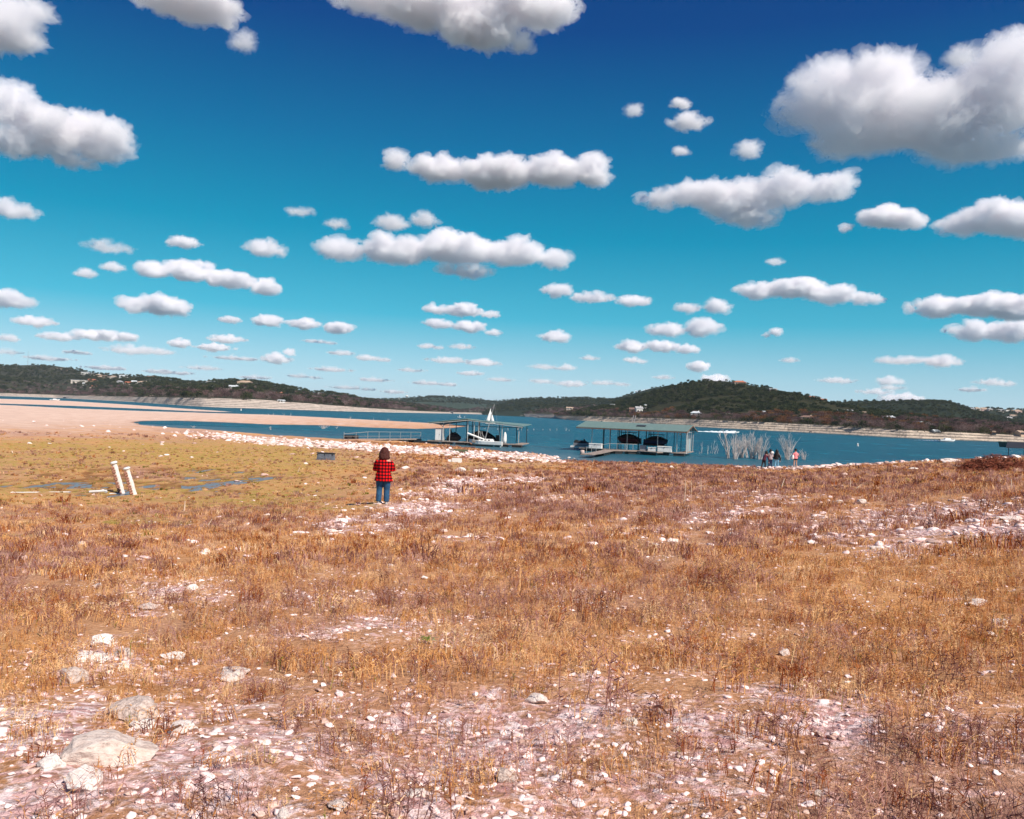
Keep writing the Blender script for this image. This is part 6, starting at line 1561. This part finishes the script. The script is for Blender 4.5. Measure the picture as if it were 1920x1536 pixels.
def woods(label, dens, hgt_, types, name="woods", t0=0.0, t1=1.0, seed=0, keep=None, zmin=0):
    x, V, nb, rows = HILLS[label]
    S = V[nb - 1:nb - 1 + rows]                   # slope rows
    m_, n_ = S.shape[:2]
    A = S[:-1, :-1]; Bx = S[:-1, 1:] - A; By = S[1:, :-1] - A
    area = np.linalg.norm(np.cross(Bx, By), axis=-1)
    cnt = RNG.poisson(area * dens)
    ii, jj = np.nonzero(cnt); rep = cnt[ii, jj]
    ii, jj = np.repeat(ii, rep), np.repeat(jj, rep)
    u, v_ = RNG.uniform(0, 1, len(ii)), RNG.uniform(0, 1, len(ii))
    P = A[ii, jj] + Bx[ii, jj] * u[:, None] + By[ii, jj] * v_[:, None]
    t = (ii + v_) / (m_ - 1)
    ok = (t >= t0) & (t <= t1) & (fbm(P[:, 0] * .02, P[:, 1] * .02, o=3, s=seed + 80) > .33)
    if keep is not None: ok &= keep(P, t)
    P, t = P[ok], t[ok]
    n = len(P)
    nz = fbm(P[:, 0] * .012, P[:, 1] * .012, o=3, s=seed + 90)
    kind = types(P, t, nz, RNG.uniform(0, 1, n))
    s = hgt_ * RNG.uniform(.6, 1.25, n)
    scatter(name, P - [0, 0, .6], np.stack([s * 1.15, s * 1.15, s], -1), rz_only(n, .05), kind, C_TREE, kind="stuff", label=None)
    return n
jun = lambda P, t, nz, u: (u * 3).astype(int)
def mixC(P, t, nz, u):
    low = P[:, 2] < 11 + 10 * (nz - .4) + u * 3
    return np.where(low & (u < .80), np.where(nz + .25 * (RNG.uniform(0, 1, len(u)) - .5) > .56, 5, 3 + (u * 5 % 2).astype(int)), (u * 3).astype(int))
def mixA(P, t, nz, u):
    low = P[:, 2] < 24 + 50 * (nz - .5)
    return np.where(low & (u < .8), np.where(nz > .60, 0, np.where(u < .2, 6, 3 + (u * 7 % 2).astype(int))), (u * 3 * .999).astype(int))
nt = woods("main wooded hill with a house on its top", .034, 4.3, mixC, t0=0.05, seed=1)
nt += woods("left hill with houses along its crest", .0085, 6.8, mixA, seed=2)
nt += woods("low wooded shore between the hills", .006, 7, mixA, seed=3)
nt += woods("dark shoulder behind the right hill", .012, 5.5, jun, t0=.3, seed=4)
nt += woods("flat topped dark hill at right", .014, 5, jun, seed=5)
nt += woods("far end of the right ridge with pale houses on its crest", .009, 6, jun, seed=6)
nt += woods("dark ridge behind the docks", .008, 6.5, jun, t0=.2, seed=7)
nt += woods("far green hill behind the water tower", .0035, 7.5, jun, t0=.4, seed=8)
print("woods", nt, time.time() - T0)
# ------------------------------------------------------------------ single trees on the near banks, brush heap
def trunk_mesh(seed):
    rr = np.random.default_rng(seed); mb = MB()
    mb.tube([(0, 0, -.1), (.01, 0, .18), (.0, .01, .42)], [.045, .032, .02], 6)
    for i in range(5):
        a = rr.uniform(0, 6.28); z = rr.uniform(.14, .36); L = rr.uniform(.22, .4)
        mb.tube([(0, 0, z), (math.cos(a) * L * .5, math.sin(a) * L * .5, z + L * .5), (math.cos(a) * L * .8, math.sin(a) * L * .8, z + L)], [.018, .012, .005], 4)
    return mb.me("trunk", M_BARK)
TRK = [trunk_mesh(i) for i in range(3)]
CRN = {"bare": [crown(31, M_TWIG, 420, .035, .6, .55, .22, 10), crown(32, M_TWIG, 420, .035, .55, .6, .2, 10), crown(33, M_TWIG2, 420, .035, .6, .5, .22, 10)],
       "oak": [crown(34, M_ORNG, 380, .05, .58, .5, .18, 9)], "ever": [crown(35, M_JUN, 420, .055, .6, .55, .12, 9), crown(36, M_JUN, 420, .055, .55, .6, .12, 9)]}
LBL = {"bare": "bare purple brown tree in the band of woods above the far bank", "oak": "rust leaved oak in the band of woods above the far bank", "ever": "dark evergreen tree in the band of woods above the far bank"}
def tree(kind, p, h, rz, i):
    t = thing("%s_tree" % {"bare": "bare", "oak": "oak", "ever": "evergreen"}[kind], LBL[kind], "tree", tuple(p), rz, LBL[kind].replace(" tree", " trees", 1) if "tree" in LBL[kind] else "rust leaved oaks above the far bank", (h * 1.15, h * 1.1, h))
    link("trunk", TRK[i % 3], t); link("crown", CRN[kind][i % len(CRN[kind])], t); return t
rt_ = random.Random(3)
def tree_row(lab, xs, tmax, hm, kinds, n):
    x, V, nb, rows = HILLS[lab]
    for i in range(n):
        px_ = xs[0] + (xs[1] - xs[0]) * (i + rt_.random()) / n
        j = int(np.clip((px_ - x[0]) / (x[1] - x[0]), 0, len(x) - 1)); r_ = nb - 1 + int(rt_.random() ** 1.5 * tmax)
        p = V[r_, j]
        kk = kinds(px_, rt_.random())
        tree(kk, (p[0], p[1] + rt_.uniform(-2, 2), p[2] - .2), hm * rt_.uniform(.7, 1.2), rt_.uniform(0, 6), i)
tree_row(RH, (1105, 1920), 5, 5.6, lambda x, u: "ever" if (u < .22 or x < 1120) else ("oak" if (1390 < x < 1470 and u < .8) or u > .9 else "bare"), 170)
tree_row(RH, (1070, 1106), 3, 8.5, lambda x, u: "ever" if u < .8 else "bare", 8)
tree_row(LH, (0, 700), 5, 9.5, lambda x, u: "ever" if (170 < x < 400 and u < .5) or u < .1 else "bare", 100)
# brush heap at the right edge
A = ground_at(1893, 883); k_ = local_k(A)
rr = np.random.default_rng(8); mb = MB()
for i in range(1500):
    a = rr.uniform(0, 6.283); q = math.sqrt(rr.uniform(0, 1)); X, Y = math.cos(a) * q * 62 * k_, math.sin(a) * q * 1.6
    hz = 27 * k_ * (1 - q ** 2.2) * rr.uniform(.15, 1.0)
    gz = 0
    L = rr.uniform(.18, .55); d = Vector((rr.normal(0, 1), rr.normal(0, .7), rr.normal(.15, .35))).normalized() * L
    p = Vector((X, Y, hz))
    mb.tube([p - d / 2, p + Vector((0, 0, .03)), p + d / 2], [.014, .018, .008], 3)
mb.build("brush_heap", simple("red brown dead brush", (0.30, 0.085, 0.045), (0.09, 0.025, 0.015), 3, .95), None, loc=(A.x, A.y + 1.2, A.z - .08), label="heap of tangled red brown dead brush at the right edge of the shore", category="brush heap")
# rocks along the crest on the right
sel = [(1505 + i * 9.1 + rt_.uniform(-4, 4), rt_.uniform(3.5, 9)) for i in range(44)]
for i, (x_, w_) in enumerate(sel):
    y_ = float(np.interp(x_, [1500, 1600, 1700, 1800, 1920], [877.5, 870.5, 865, 860, 853])) + rt_.uniform(-1.5, 3)
    p = ground_at(x_, y_); k = local_k(p)
    link("rock", rock_src[i % 9], None, (p.x, p.y, p.z + w_ * k * .12), (rt_.uniform(-.2, .2), rt_.uniform(-.2, .2), rt_.uniform(0, 6)), (w_ * k * .5, w_ * k * .45, w_ * k * .42), label="pale stone in the rubble along the crest of the right shore", category="rock", group="stones along the crest of the right shore")
